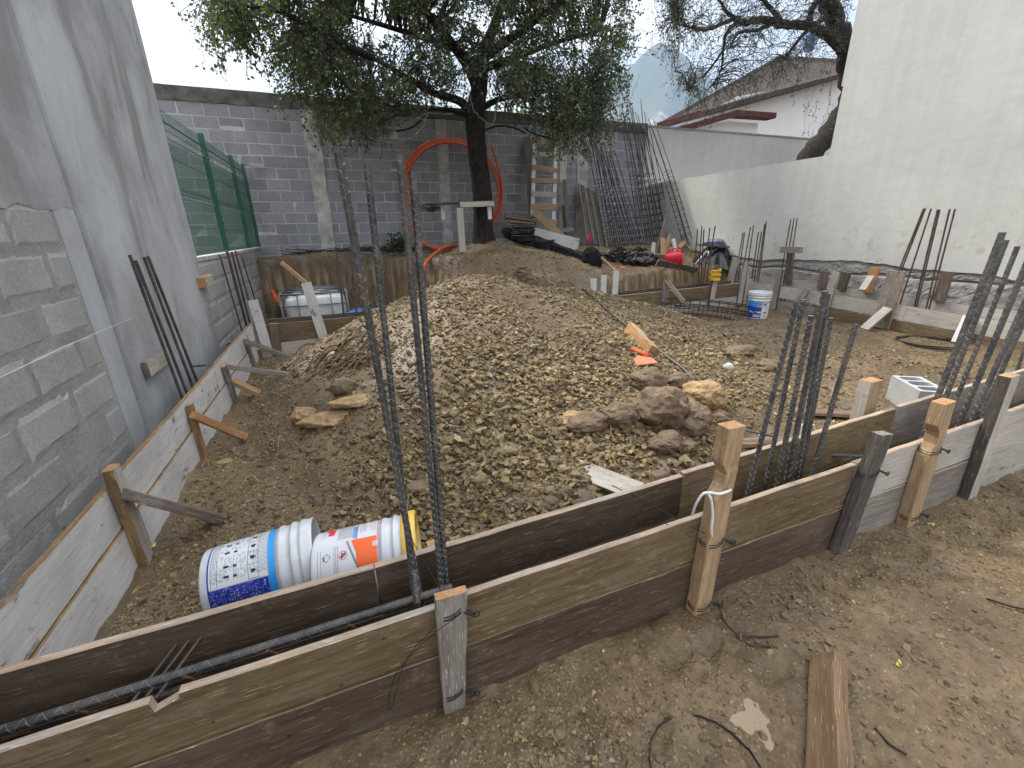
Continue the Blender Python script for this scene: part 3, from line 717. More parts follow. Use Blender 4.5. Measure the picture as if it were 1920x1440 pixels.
# ---- front formwork, outer panel
YO = 1.05
fo = empty('formwork_panel', (1.5, YO, 0), 'near board formwork of two stacked wet planks crossing the foreground', 'formwork')
def ztop(x): return float(np.interp(x, [-1.5, -.87, .14, 1.1, 2.14, 3.47, 6], [.395, .40, .412, .44, .465, .485, .50]))
def zb(x): return 0.0
def brd(name, parent, x0, x1, y0, y1, za, zb_, zc, zd, t, mats, label=None, nick=None, gap=.004):
    """board standing on edge from (x0,y0) bottom za/top zb_ to (x1,y1) bottom zc/top zd"""
    w = ((zb_-za)+(zd-zc))/2-gap
    return timber(name, (x0, y0, (za+zb_)/2), (x1, y1, (zc+zd)/2), w, t, mats, parent, label=label, nick=nick, jit=.0018)
ED = (W_BROWN, W_EDGE, W_EDGE)
zm = lambda x: .205+.012*(x > 0)
brd('board', fo, -1.6, .152, YO+.012, YO+.012, .21, ztop(-1.5), .215, ztop(.15), .024, ED, 'upper wet brown plank with a notch cut in its top edge', nick=(1.015, 1.075, .035))
brd('board', fo, -1.6, .156, YO+.0095, YO+.0095, -.03, .207, -.03, .213, .024, (W_DARK, W_BROWN, W_EDGE))
brd('board', fo, .156, 2.12, YO+.012, YO+.012, .215, ztop(.15), .225, ztop(2.1), .024, ED)
brd('board', fo, .16, 2.12, YO+.0095, YO+.0095, -.03, .213, -.03, .223, .024, (W_DARK, W_BROWN, W_EDGE))
brd('board', fo, 2.124, 3.3, YO+.012, YO+.012, .23, ztop(2.1)-.01, .24, ztop(3.3), .026, (W_PALE, W_EDGE, W_EDGE), 'upper pale cement-stained plank')
brd('board', fo, 2.124, 3.3, YO+.010, YO+.010, -.03, .227, -.03, .237, .026, (W_GREY, W_EDGE, W_EDGE))
brd('board', fo, 3.305, 6.2, YO+.012, YO+.012, .24, ztop(3.3), .25, .51, .026, (W_PALE, W_EDGE, W_EDGE))
brd('board', fo, 3.305, 6.2, YO+.010, YO+.010, -.03, .237, -.03, .247, .026, (W_PALE, W_EDGE, W_EDGE))
def stake_front(bot, topp, w, mats, y=YO-.022, zbot=-.12, label=None, t=.036, ties=(), **k):
    b = ony(*bot, y); a = ony(*topp, y); d = (a-b)/(a[2]-b[2])
    b2 = b+d*(zbot-b[2])
    o = timber('stake', b2, a, w, t, mats, fo, up=(1, 0, 0), label=label, seg=.06, **k)
    for z in ties:
        c = b+d*(z-b[2]); tie(o, (c[0], y), w*.56, t*.75, c[2])
    return o
stake_front((852, 1335), (845, 1112), .068, (W_GREY, W_GREY, W_ORNG), t=.030, taper=1.45, ties=(.40, .06), label='grey weathered stake with sawn orange top')
stake_front((1306, 1150), (1372, 796), .082, (W_TAN, W_TAN, W_ORNG), t=.055, y=YO-.032, notch=(.62+.12, .030, .075, -1), ties=(.345, .03), label='tall fresh tan stake with a notch, white cord tied to it')
stake_front((1580, 1010), (1655, 812), .092, (W_OLD, W_OLD, W_GREY), t=.045, y=YO-.028, ties=(.42,), label='dark weathered stake where brown planks meet pale planks')
stake_front((1703, 968), (1770, 752), .095, (W_TAN, W_TAN, W_ORNG), t=.055, y=YO-.032, notch=(.5+.12, .030, .085, -1), ties=(.44, .05), label='tan notched stake with orange cut faces')
stake_front((1815, 924), (1893, 703), .088, (W_PALE, W_OLD, W_TAN), t=.05, y=YO-.03, label='pale forked stake near the right edge')
wire('hanging_wire', curve_pts([ony(865, 1150, 1.0), ony(800, 1200, .985), ony(745, 1260, .985), ony(728, 1320, .985), ony(735, 1325, .985), ony(760, 1240, .98), ony(815, 1175, .985)], 40), .0012,
     label='thin loop of black wire hanging from the grey stake onto the near planks', cat='wire')
# white cord
q = [ony(1298, 965, 1.03), ony(1305, 945, 1.0), ony(1318, 926, .985), ony(1333, 924, .975), ony(1350, 926, .972), ony(1369, 919, .985), ony(1366, 915, 1.06), ony(1340, 921, 1.075), ony(1330, 926, .985), ony(1334, 940, .972), ony(1336, 965, .972), ony(1334, 990, .972), ony(1335, 1006, .975)]
wire('cord', curve_pts(q, 90), .0048, M_CORD, n=8, label='white cord knotted round the tall notched tan stake', cat='cord')
# ---- front formwork, inner panel
fi = empty('formwork_panel', (1.5, 1.33, 0), 'inner board formwork of the front trench, dark wet plank with pale top edge', 'formwork')
def yi(x): return float(np.interp(x, [-1.3, 0, 1, 2, 3, 5, 6.2], [1.262, 1.268, 1.282, 1.30, 1.33, 1.385, 1.42]))
def zi(x): return float(np.interp(x, [-1.3, 0, 1, 2, 3, 5, 6.2], [.437, .437, .448, .478, .50, .50, .50]))
seg_ = [(-1.6, -.02, (W_DARK, W_EDGE, W_EDGE), (W_DARK, W_EDGE)), (-.015, 1.32, (W_DARK, W_EDGE, W_EDGE), (W_DARK, W_EDGE)), (1.325, 2.92, (W_BROWN, W_EDGE, W_EDGE), (W_DARK, W_EDGE)), (2.95, 6.2, (W_GREY, W_EDGE, W_EDGE), (W_BROWN, W_EDGE))]
for x0, x1, m1, m2 in seg_:
    brd('board', fi, x0, x1, yi(x0)+.013, yi(x1)+.013, .225, zi(x0), .235, zi(x1), .026, m1)
    brd('board', fi, x0, x1, yi(x0)+.014, yi(x1)+.014, -.05, .222, -.05, .232, .026, (m2[0], m2[0], m2[1]))
def stake_in(topp, zt_, w, t, mats, label=None, y=1.385, lean=(0, 0), **k):
    a = ony(*topp, y)
    return timber('stake', (a[0]-lean[0], y-lean[1], -.1), a, w, t, mats, fi, up=(1, 0, 0), label=label, seg=.08, **k)
stake_in((1236, 886), 0, .075, .045, (W_TAN, W_ORNG, W_PURP), 'short square stake barely above the inner plank')
stake_in((1513, 796), 0, .075, .04, (W_PALE, W_WHITE, W_PALE), 'whitish stake behind the middle bars')
stake_in((1634, 712), 0, .105, .07, (W_TAN, W_PALE, W_ORNG), 'thick stake with splintered orange top beside the hollow block', y=1.44)
stake_in((812, 1018), 0, .05, .04, (W_ORNG, W_PURP, W_ORNG), 'small reddish stake behind the inner plank', y=1.345)
# ---- left formwork
XF = -1.10
fl = empty('formwork_panel', (XF, 4, 0), 'whitish board formwork running along the left wall with golden top edge', 'formwork')
for y0, y1, a, b in ((1.36, 2.42, .445, .44), (2.425, 4.3, .44, .45), (4.305, 6.42, .45, .47)):
    def bl(z0a, z1a, z0b, z1b, mats, dx, lab=None):
        return timber('board', (XF-.014+dx, y0, (z0a+z1a)/2), (XF-.014+dx, y1, (z0b+z1b)/2), ((z1a-z0a)+(z1b-z0b))/2-.004, .028, mats, fl, jit=.002, label=lab)
    bl(.225, a, .228, b, (W_WHITE, W_GOLD, W_GOLD), 0); bl(-.05, .222, -.05, .225, (W_WHITE, W_GOLD, W_GOLD), .008)
def st_left(top_, bot_, w, t, mats, label=None, x=XF+.025, **k):
    a = onx(*top_, x); b = onx(*bot_, x); d = (b-a)/(abs(b[2]-a[2])+1e-6)
    return timber('stake', b+d*.1, a, w, t, mats, fl, up=(0, 1, 0), label=label, seg=.08, **k)
st_left((207, 877), (268, 1035), .075, .042, (W_PALE, W_GOLD, W_ORNG), 'pale stake with golden side, nearest of the left panel', x=XF+.03)
st_left((355, 758), (380, 848), .06, .034, (W_ORNG, W_GOLD, W_TAN), 'brownish orange stake')
st_left((420, 684), (446, 765), .085, .03, (W_GREY, W_GREY, W_ORNG))
st_left((460, 632), (482, 702), .10, .036, (W_GREY, W_GREY, W_ORNG), 'grey stake with chipped orange head')
st_left((484, 652), (500, 695), .07, .03, (W_PURP, W_ORNG, W_ORNG))
def brace(p, q, w, t, mats, label, group='braces of the left formwork', up=(0, 0, 1), **k):
    return timber('brace', p, q, w, t, mats, None, up=up, label=label, cat='timber brace', group=group, **k)
brace(onx(232, 925, XF+.06), onz(408, 973, .03), .045, .085, (W_PURP, W_PURP, W_PURP), 'reddish brown brace with black tarred side, nearest to the camera at left')
brace(onx(362, 778, XF+.05), onz(458, 820, .03), .05, .055, (W_ORNG, W_ORNG, W_ORNG), 'bright orange raw brace leaning from the left panel to the dirt')
brace(onx(426, 688, XF+.05), onz(588, 707, .16), .035, .06, (W_GREY, W_PURP, W_ORNG), 'long thin grey-brown brace reaching from the left panel into the heap')
brace(onx(438, 716, XF+.05), onz(502, 745, .04), .045, .07, (W_TAN, W_ORNG, W_TAN), 'short tan brace below the long thin one')
brace(onx(460, 640, XF+.05), onz(562, 676, .12), .04, .07, (W_GREY, W_OLD, W_TAN), 'farthest grey brace ending at the dirt near the rear panel')
# ---- rear formwork, left bit
YR = 6.45
fr = empty('formwork_panel', (-.4, YR, 0), 'rear left board formwork in front of the white tank', 'formwork')
for y, z0, z1, mt in ((YR, .17, .42, (W_BROWN, W_OLD, W_EDGE)), (YR-.002, -.10, .165, (W_PALE, W_GREY, W_EDGE)), (YR+.30, .14, .44, (W_OLD, W_OLD, W_EDGE))):
    timber('board', (-1.07, y, (z0+z1)/2), (1.3, y, (z0+z1)/2+.01), z1-z0-.004, .03, mt, fr)
def st_rear(par, top_, bot_, w, t, mats, y, label=None, **k):
    a = ony(*top_, y); b = ony(*bot_, y); return timber('stake', b-np.array([0, 0, .05]), a, w, t, mats, par, up=(1, 0, 0), label=label, seg=.12, **k)
st_rear(fr, (574, 530), (607, 632), .125, .03, (W_WHITE, W_PALE, W_PALE), YR-.04, 'wide whitish stake in front of the tank')
st_rear(fr, (474, 563), (500, 648), .12, .03, (W_WHITE, W_PALE, W_PALE), YR-.04, 'wide whitish stake at the corner')
st_rear(fr, (514, 606), (519, 660), .11, .03, (W_PURP, W_PURP, W_ORNG), YR-.045, 'short purple-brown stake')
timber('batten', ony(527, 492, YR-.0), ony(573, 530, YR-.03), .05, .03, (W_TAN, M_YELLOW, M_YELLOW), None, label='thin yellow batten leaning on the whitish stake before the tank', cat='timber batten')
# ---- rear formwork, right bit
fq = empty('formwork_panel', (6, YR, 0), 'rear right board formwork below the clay bank', 'formwork')
for y, z0, z1, mt in ((YR, .20, .45, (W_BROWN, W_EDGE, W_EDGE)), (YR-.002, -.06, .195, (W_PALE, W_GREY, W_EDGE)), (YR+.30, .20, .47, (W_OLD, W_OLD, W_EDGE))):
    timber('board', (3.9, y, (z0+z1)/2-.05), (7.52, y, (z0+z1)/2+.01), z1-z0-.004, .03, mt, fq)
st_rear(fq, (1250, 527), (1246, 566), .13, .04, (W_GREY, W_GREY, W_TAN), YR-.04, 'grey stake')
st_rear(fq, (1341, 520), (1332, 567), .12, .05, (W_PALE, W_OLD, W_OLD), YR-.045, 'mossy pale stake under the yellow rope')
for tp, bt, w in (((1380, 482), (1368, 529), .16), ((1398, 492), (1385, 568), .11), ((1404, 523), (1396, 572), .13)):
    st_rear(fq, tp, bt, w, .04, (W_PALE, W_GREY, W_GREY), YR-.045 if bt[1] > 560 else YR+.35, None)
for tp, bt in (((1112, 523), (1112, 556)), ((1132, 516), (1130, 556)), ((1155, 508), (1152, 552))):
    st_rear(fq, tp, bt, .12, .03, (W_WHITE, W_PALE, W_WHITE), YR+.05)
timber('brace', ony(1251, 527, YR-.08), ony(1282, 566, 6.1), .07, .035, (W_EDGE, W_EDGE, W_ORNG), label='pinkish diagonal plank propping the rear right panel', cat='timber brace')
# yellow rope coil on stake
def torus_coil(name, c, Rr, r, turns, hgt, mats, axis=None, flat=1., jitter=.0, **k):
    t = np.linspace(0, turns*2*math.pi, int(turns*20)+1)
    jr = 1+jitter*np.sin(t*1.37+1)+jitter*np.sin(t*.61)
    pts = np.stack([Rr*jr*np.cos(t), Rr*jr*np.sin(t)*flat, hgt*t/t[-1]+jitter*.5*Rr*np.sin(t*.9)], 1)
    if axis is not None:
        Mx = np.array(frame((0, 0, 0), axis)); Mx3 = np.stack([Mx[:3, 1], Mx[:3, 2], Mx[:3, 0]], 1); pts = pts@Mx3.T
    mb = MB(); mb.tube(pts+np.array(c), r, 6); o = mb.build(name, mats, smooth=True); tag(o, **k); return o
pr = ony(1341, 512, YR-.05)
torus_coil('rope_coil', pr-np.array([0, 0, .14]), .085, .016, 7, .20, M_YROPE, jitter=.12, label='yellow and black rope wound on the head of the mossy stake', cat='rope')
# ---- right formwork (two rows)
XG = 7.62
fg = empty('formwork_panel', (XG, 4, 0), 'front board formwork along the right wall, pale plank above a brown one', 'formwork')
fh = empty('formwork_panel', (XG+.32, 4, 0), 'back board formwork along the right wall, half hidden behind the front one', 'formwork')
ys_ = [6.42, 5.0, 3.7, 1.6]; zt_ = [.50, .445, .385, .30]
for i in range(3):
    a, b = ys_[i]-.003, ys_[i+1]; za, z_b = zt_[i], zt_[i+1]
    timber('board', (XG, a, (za+za-.23)/2), (XG, b, (z_b+z_b-.22)/2), .222, .028, (W_PALE, W_OLD, W_GREY), fg)
    timber('board', (XG, a, (za-.24-.06)/2+.005), (XG, b, (z_b-.23-.09)/2+.005), .22, .028, (W_GREY if i == 0 else W_BROWN, W_OLD, W_GREY), fg)
    timber('board', (XG+.33, a, za-.06), (XG+.33, b, z_b+.0), .25, .028, (W_PALE, W_OLD, W_GREY), fh)
def st_right(par, top_, bot_, w, t, mats, x, label=None, **k):
    a = onx(*top_, x); b = onx(*bot_, x); return timber('stake', b-np.array([0, 0, .03]), a, w, t, mats, par, up=(0, 1, 0), label=label, seg=.12, **k)
st_right(fg, (1463, 505), (1450, 578), .11, .04, (W_GREY, W_OLD, W_ORNG), XG-.035)
st_right(fg, (1568, 510), (1551, 570), .12, .035, (W_PALE, W_TAN, W_TAN), XG-.035, 'pale stake with bright sawn side')
st_right(fg, (1682, 508), (1652, 611), .22, .04, (W_GREY, W_TAN, W_TAN), XG-.04, 'widest grey stake of the right panels')
for tp, bt, m_ in (((1547, 508), (1540, 538), W_PURP), ((1588, 510), (1578, 540), W_OLD), ((1641, 502), (1628, 545), W_ORNG), ((1777, 509), (1762, 560), W_PURP), ((1483, 470), (1478, 528), W_PURP)):
    st_right(fh, tp, bt, .14, .04, (m_, m_, W_ORNG), XG+.29)
def dg(p, q, w, t, mats, label): return timber('brace', p, q, w, t, mats, None, up=(0, 1, 0), label=label, cat='timber brace', group='braces of the right formwork')
dg(onx(1665, 578, XG-.06), onz(1620, 617, .02), .13, .03, (W_PALE, W_EDGE, W_EDGE), 'pinkish pointed brace under the widest grey stake')
dg(onx(1818, 592, XG-.06), onz(1794, 642, .02), .12, .03, (W_WHITE, W_EDGE, W_EDGE), 'whitish brace behind the cluster of bars at right')
dg(onx(1633, 518, XG+.2), onx(1617, 544, XG+.02), .10, .03, (W_PALE, W_EDGE, W_EDGE), 'short pale diagonal piece bridging the two right panels')
dg(onx(1514, 541, XG-.03), onx(1499, 563, XG-.06), .10, .03, (W_GREY, W_EDGE, W_ORNG), 'stubby diagonal piece next to the pale bucket side of the right panel')
timber('batten', onx(1464, 468, XG+.1), onx(1504, 469, XG+.1), .11, .04, (W_GREY, W_ORNG, W_ORNG), None, label='short level batten tied across three thin bars at the right wall', cat='timber batten')

# ------------------------------------------------------------------ rebars
_rb = {}
def rebar_mesh(L, r, pitch=.021, ribs=True):
    key = (round(L, 2), r, ribs)
    if key in _rb: return _rb[key]
    mb = MB(); n = 10 if ribs else 7; pitch = r*2.9
    th = np.arange(n)*2*math.pi/n
    V = np.concatenate([np.stack([np.full(n, x), r*np.cos(th), r*np.sin(th)], 1) for x in (0, L)])
    f = [(j, (j+1) % n, n+(j+1) % n, n+j) for j in range(n)]+[tuple(range(n))[::-1], tuple(range(n, 2*n))]
    mb.add(V, f, [0]*n+[1, 1])
    if ribs:
        for s0 in (0, math.pi):
            a = s0
            V = [];   # longitudinal rib
            for x in (0, L):
                V += [(x, (r-.001)*math.cos(a-.16), (r-.001)*math.sin(a-.16)), (x, (r+.0010)*math.cos(a), (r+.0010)*math.sin(a)), (x, (r-.001)*math.cos(a+.16), (r-.001)*math.sin(a+.16))]
            mb.add(V, [(0, 1, 4, 3), (1, 2, 5, 4)], 0)
            K = int(L/(pitch*.5)); st = 5; P = []
            for k in range(K):
                for j in range(st):
                    u = j/st; x = (k+u)*pitch*.5; ang = (u if k % 2 == 0 else 1-u)*(math.pi-.5)+.25+s0; P.append((x, ang))
            P = np.array(P); wv = .0016
            A = np.stack([P[:, 0]-wv, (r-.0006)*np.cos(P[:, 1]), (r-.0006)*np.sin(P[:, 1])], 1)
            B = np.stack([P[:, 0], (r+.0010)*np.cos(P[:, 1]), (r+.0010)*np.sin(P[:, 1])], 1)
            Cc = np.stack([P[:, 0]+wv, (r-.0006)*np.cos(P[:, 1]), (r-.0006)*np.sin(P[:, 1])], 1)
            V = np.stack([A, B, Cc], 1).reshape(-1, 3); n_ = len(P)
            f = []; m = []
            for i in range(n_-1): f += [(3*i, 3*i+1, 3*i+4, 3*i+3), (3*i+1, 3*i+2, 3*i+5, 3*i+4)]; m += [1, 1]
            mb.add(V, f, m)
    _rb[key] = mb.mesh('rebar', [M_STEEL if ribs else M_STEELF, M_RIB if ribs else M_STEELF]); return _rb[key]
def rebar(p, q, r=.011, ribs=True, label=None, group=None, roll=0., name='rebar', parent=None):
    L = float(np.linalg.norm(np.array(q)-np.array(p))); me = rebar_mesh(L, r, ribs=ribs)
    o = bpy.data.objects.new(name, me); COL.objects.link(o); put(o, parent, frame(p, q) @ Matrix.Rotation(roll, 4, 'X'))
    if parent is None: tag(o, label, 'rebar', group)
    return o
G1 = 'tall bars in the front trench'
def vbar(top_, bot_, y, zb_, r, lab, grp, roll=0, ribs=True):
    a = ony(*top_, y); b = ony(*bot_, y); d = (a-b)/(a[2]-b[2]); p = b+d*(zb_-b[2])
    return rebar(p, a, r, ribs, lab, grp, roll)
vbar((634, 287), (780, 1080), 1.19, .06, .0102, 'leftmost and rustiest of the four tall bars in front', G1, .3)
vbar((688, 308), (772, 1080), 1.22, .06, .0086, 'second tall front bar from the left, pale and mottled near its tip', G1, .9)
vbar((749, 290), (826, 1080), 1.19, .06, .0090, 'third tall front bar from the left, touching the fourth', G1, .4)
vbar((773, 322), (836, 1085), 1.21, .06, .0088, 'rightmost of the four tall front bars, slightly shorter than its neighbour', G1, 1.3)
rebar(ony(783, 1130, 1.12), ony(778, 1078, 1.17)+np.array([0, 0, .02]), .011, True, 'short bar stub with cut end at the foot of the tall front bars', G1)
G2 = 'middle cluster of black bars in the front trench'
mid = [((1494, 566), (1402, 925), .0125, 'leftmost bar of the middle cluster, leaning right', 1.19), ((1506, 562), (1432, 925), .0115, 'second bar of the middle cluster with white cut tip', 1.22),
       ((1521, 592), (1455, 915), .0125, 'third bar of the middle cluster, lower tip than the pale pair', 1.17), ((1547, 516+30), (1470, 925), .0145, 'thick bar standing highest in the middle cluster', 1.19),
       ((1553, 565-15), (1490, 915), .0125, 'bar right beside the thickest one in the middle cluster', 1.215), ((1558, 596), (1500, 895), .011, 'bar half hidden behind the thickest pair of the middle cluster', 1.25),
       ((1605, 608), (1521, 895), .0115, 'rightmost bar of the middle cluster, standing apart', 1.19), ((1530, 712), (1500, 900), .0095, 'shortest stub within the middle cluster', 1.24)]
for tp, bt, r, lab, y in mid: vbar(tp, bt, y, .05, r*.86, lab, G2, random.random()*3)
G3 = 'right cluster of black bars in the front trench'
rgt = [((1880, 436), (1726, 826), .0165, 'tallest rusty bar of the right cluster', 1.17), ((1887, 450), (1742, 826), .0145, 'bar directly behind the tallest rusty one at right', 1.22), ((1908, 462), (1762, 826), .013, 'thin bar beside the tallest pair of the right cluster', 1.2),
       ((1948, 440), (1786, 826), .0165, 'thick black bar leaning out of the right edge of the picture', 1.18), ((1962, 480), (1810, 815), .0165, 'thick bar with pale worn ribs in the right cluster', 1.17), ((1952, 520), (1835, 800), .0125, 'rightmost bar of the right cluster', 1.2), ((1985, 470), (1822, 812), .012, 'back bar between the thick ones of the right cluster', 1.25)]
for tp, bt, r, lab, y in rgt: vbar(tp, bt, y, .05, r*.86, lab, G3, random.random()*3)
vbar((1925, 640), (1905, 700), 1.5, .3, .010, 'thin lone bar end behind the inner plank at the right edge', G3)
# left wall bars
GL = 'four rusty bars standing by the left wall'
for tp, bt, lab in (((243, 478), (338, 736), 'leftmost bar of the four by the left wall'), ((254, 488), (347, 728), 'second bar of the four by the left wall, lowest tip'), ((270, 482), (358, 716), 'third bar of the four by the left wall'), ((277, 480), (366, 706), 'rightmost bar of the four by the left wall')):
    a = onx(*tp, -1.24); b = onx(*bt, -1.24); d = (a-b)/(a[2]-b[2]); rebar(b+d*(.0-b[2]), a, .0105, True, lab, GL, random.random()*3)
GF = 'bars standing by the low wall under the green fence'
for k, (tp, bt, lab) in enumerate((((412, 478), (452, 615), 'leftmost bar by the low wall, set apart'), ((425, 470), (461, 605), 'thick dark bar by the low wall'), ((434, 472), (467, 600), 'third bar by the low wall, next to the thick one'), ((452, 478), (487, 590), 'rusty orange bar by the low wall'), ((441, 470), (475, 596), 'bar between the dark pair and the rusty one by the low wall'))):
    a = onx(*tp, -1.22); b = onx(*bt, -1.22); d = (a-b)/(a[2]-b[2]); rebar(b+d*(.0-b[2]), a, (.009, .016, .012, .009, .010)[k], False, lab, GF)
GT = 'grey bars in front of the white tank'
for tp, bt, lab in (((629, 463), (646, 600), 'leftmost thin bar before the tank'), ((655, 462), (670, 596), 'second thin bar behind the rustiest tall bar'), ((672, 466), (682, 596), 'third thin bar close to the rustiest tall bar')):
    vbar(tp, bt, YR+.14, 0, .013, lab, GT, ribs=False)
GA = 'thin bars in the rear right corner trench'
for k, (tp, bt) in enumerate((((1308, 430), (1300, 524)), ((1316, 424), (1309, 530)), ((1320, 430), (1314, 528)), ((1331, 427), (1319, 532)), ((1341, 424), (1323, 534)))):
    vbar(tp, bt, YR+.15, 0, .011, ['first thin bar from the left before the covered barrow', 'second thin bar before the covered barrow, taller', 'third thin bar before the covered barrow', 'fourth thin bar before the covered barrow', 'fifth thin bar, rightmost before the covered barrow'][k], GA, ribs=False)
def rbar(tp, bt, x, r, lab, grp):
    a = onx(*tp, x); b = onx(*bt, x); d = (a-b)/(a[2]-b[2]); rebar(b+d*(.02-b[2]), a, r, False, lab, grp)
GB = 'thin bars at the corner above the white bucket'
for k, (tp, bt) in enumerate((((1393, 436), (1379, 520)), ((1396, 436), (1384, 526)), ((1407, 426), (1394, 500)), ((1413, 422), (1401, 505)), ((1422, 435), (1410, 520)), ((1428, 434), (1415, 520)), ((1434, 420), (1420, 520)), ((1437, 414), (1424, 515)))):
    rbar(tp, bt, XG+.16, .011, '%s thin bar from the left in the bunch above the white bucket' % ['first', 'second', 'third', 'fourth', 'fifth', 'sixth', 'seventh', 'eighth'][k], GB)
GC = 'thin bars tied with a level batten'
for k, (tp, bt) in enumerate((((1483, 411), (1466, 505)), ((1489, 409), (1473, 505)), ((1495, 409), (1480, 505)))):
    rbar(tp, bt, XG+.16, .010, '%s bar behind the short level batten at the right wall' % ['left', 'middle', 'right'][k], GC)
GD = 'bars against the white wall at right'
for k, (tp, bt) in enumerate((((1732, 391), (1685, 508)), ((1735, 391), (1688, 512)), ((1746, 391), (1693, 553)), ((1758, 393), (1726, 527)), ((1762, 393), (1730, 528)), ((1781, 391), (1748, 530)), ((1791, 391), (1753, 537)))):
    rbar(tp, bt, XG+.17, .011, '%s bar from the left in the row against the white wall at right' % ['first', 'second', 'third', 'fourth', 'fifth', 'sixth', 'seventh'][k], GD)
# beam cage inside the front trench
bc = empty('beam_cage', (1.5, 1.17, .05), 'black ribbed bar cage lying inside the front trench', 'rebar cage')
for y, z, r in ((1.165, .292, .0125), (1.225, .22, .0125), (1.11, .07, .011), (1.25, .07, .011)):
    for x0, x1 in ((-1.55, .22), (.15, 1.6), (1.5, 3.0), (2.9, 5.8)):
        hi = .048 if (z > .28 and x0 < 0) else 0
        rebar((x0, y, z+hi+.008*(x0 > 1)), (x1, y+.006, z+hi+.01+.02*(x0 > 1)), r, True, roll=random.random(), name='long_bar', parent=bc)
def stirrup(x, tilt=0.):
    up = .045 if x < .2 else 0
    mb = MB(); P = [(x, 1.13, .302+up), (x+tilt, 1.238, .24), (x+tilt, 1.238, .06), (x, 1.13, .06), (x, 1.128, .31+up), (x-.012, 1.12, .335+up)]
    mb.tube(P, .004, 6); return mb.build('stirrup', M_STEELF if x > .3 else M_RUST, bc)
for x in np.arange(-1.4, 5.6, .215): stirrup(x+random.uniform(-.02, .02), random.uniform(-.03, .03))
for k in range(3):
    b = onz(240+k*26, 1326-k*8, .33); a = b+np.array([.085, .15, .035])
    rebar(b, a, .0045, False, ['left', 'middle', 'right'][k]+' of three thin bars crossing the front trench near its left end', 'three thin cross bars')
rebar((2.35, 1.36, .30), (2.72, 1.10, .32), .009, True, 'slim bar crossing the trench right of the middle cluster', None)
# black muddy wire crumbs at feet of bars
# straight reinforcement on mound: bent bar
bt_ = [onz0(1096, 548), onz0(1150, 596), onz0(1200, 636), onz0(1250, 675), onz0(1285, 703), onz0(1296, 720), onz0(1290, 745), onz0(1280, 770)]
wire('bent_bar', curve_pts([p+np.array([0, 0, .035]) for p in bt_], 60), .011, M_STEEL, n=8, label='long bent steel bar lying down the right flank of the heap', cat='steel bar')
rebar(onz(1360, 798, .16), onz(1450, 818, .10), .009, True, 'thin bar lying on the dirt just behind the tall notched stake', None)

# ------------------------------------------------------------------ buckets
def bucket_profile(s, ring=True):
    # outer wall up, rim, inner wall down; closed bottom
    p = [(0, .006), (.135, .006), (.140, 0), (.143, .006), (.154, .27), (.160, .272), (.160, .288), (.1555, .290), (.156, .318), (.165, .320), (.165, .330), (.158, .333),
         (.1585, .352), (.166, .354), (.166, .362), (.162, .385), (.164, .398), (.160, .402), (.157, .398), (.152, .30), (.138, .012), (0, .012)]
    return [(r*s, z*s) for r, z in p]
MIR = [False]
def shell(r0, r1, z0, z1, a0, a1, s, off=.0012, n=24):
    """thin printed patch wrapped on the bucket wall"""
    if MIR[0]: a0, a1 = -a1, -a0
    mb = MB(); th = np.linspace(a0, a1, n); zz = np.linspace(z0, z1, 4); V = []
    for z in zz:
        r = (.143+(.154-.143)*(z/.27))*s+off
        V.append(np.stack([r*np.cos(th), r*np.sin(th), np.full(n, z*s)], 1))
    k = len(zz); f = [(i*n+j, i*n+j+1, (i+1)*n+j+1, (i+1)*n+j) for i in range(k-1) for j in range(n-1)]
    mb.add(np.concatenate(V), f); return mb
def text_shell(txt, size, a0, z0, s, vertical=False, off=.0024, bold=0., sx=1., flip=1):
    if MIR[0]: a0 = -a0
    cu = bpy.data.curves.new('t', 'FONT'); cu.body = txt; cu.size = size; cu.offset = bold; cu.extrude = 0; cu.resolution_u = 3
    ob = bpy.data.objects.new('t', cu); COL.objects.link(ob)
    dg_ = bpy.context.evaluated_depsgraph_get(); me = ob.evaluated_get(dg_).to_mesh()
    V = np.array([v.co[:] for v in me.vertices]).reshape(-1, 3); f = [tuple(p.vertices) for p in me.polygons]
    ob.evaluated_get(dg_).to_mesh_clear(); bpy.data.objects.remove(ob); bpy.data.curves.remove(cu)
    u = V[:, 0]*sx; v = V[:, 1]
    if vertical: u, v = v, -u      # reading down the axis
    z = z0+v; r = (.143+.011*(z/.27))*s+off; a = a0+u*s/r*flip
    mb = MB(); mb.add(np.stack([r*np.cos(a), r*np.sin(a), z*s], 1), f); return mb
def child(mb, name, mat, parent, Mx, smooth=False):
    o = bpy.data.objects.new(name, mb.mesh(name, mat, smooth)); COL.objects.link(o); put(o, parent, Mx); return o
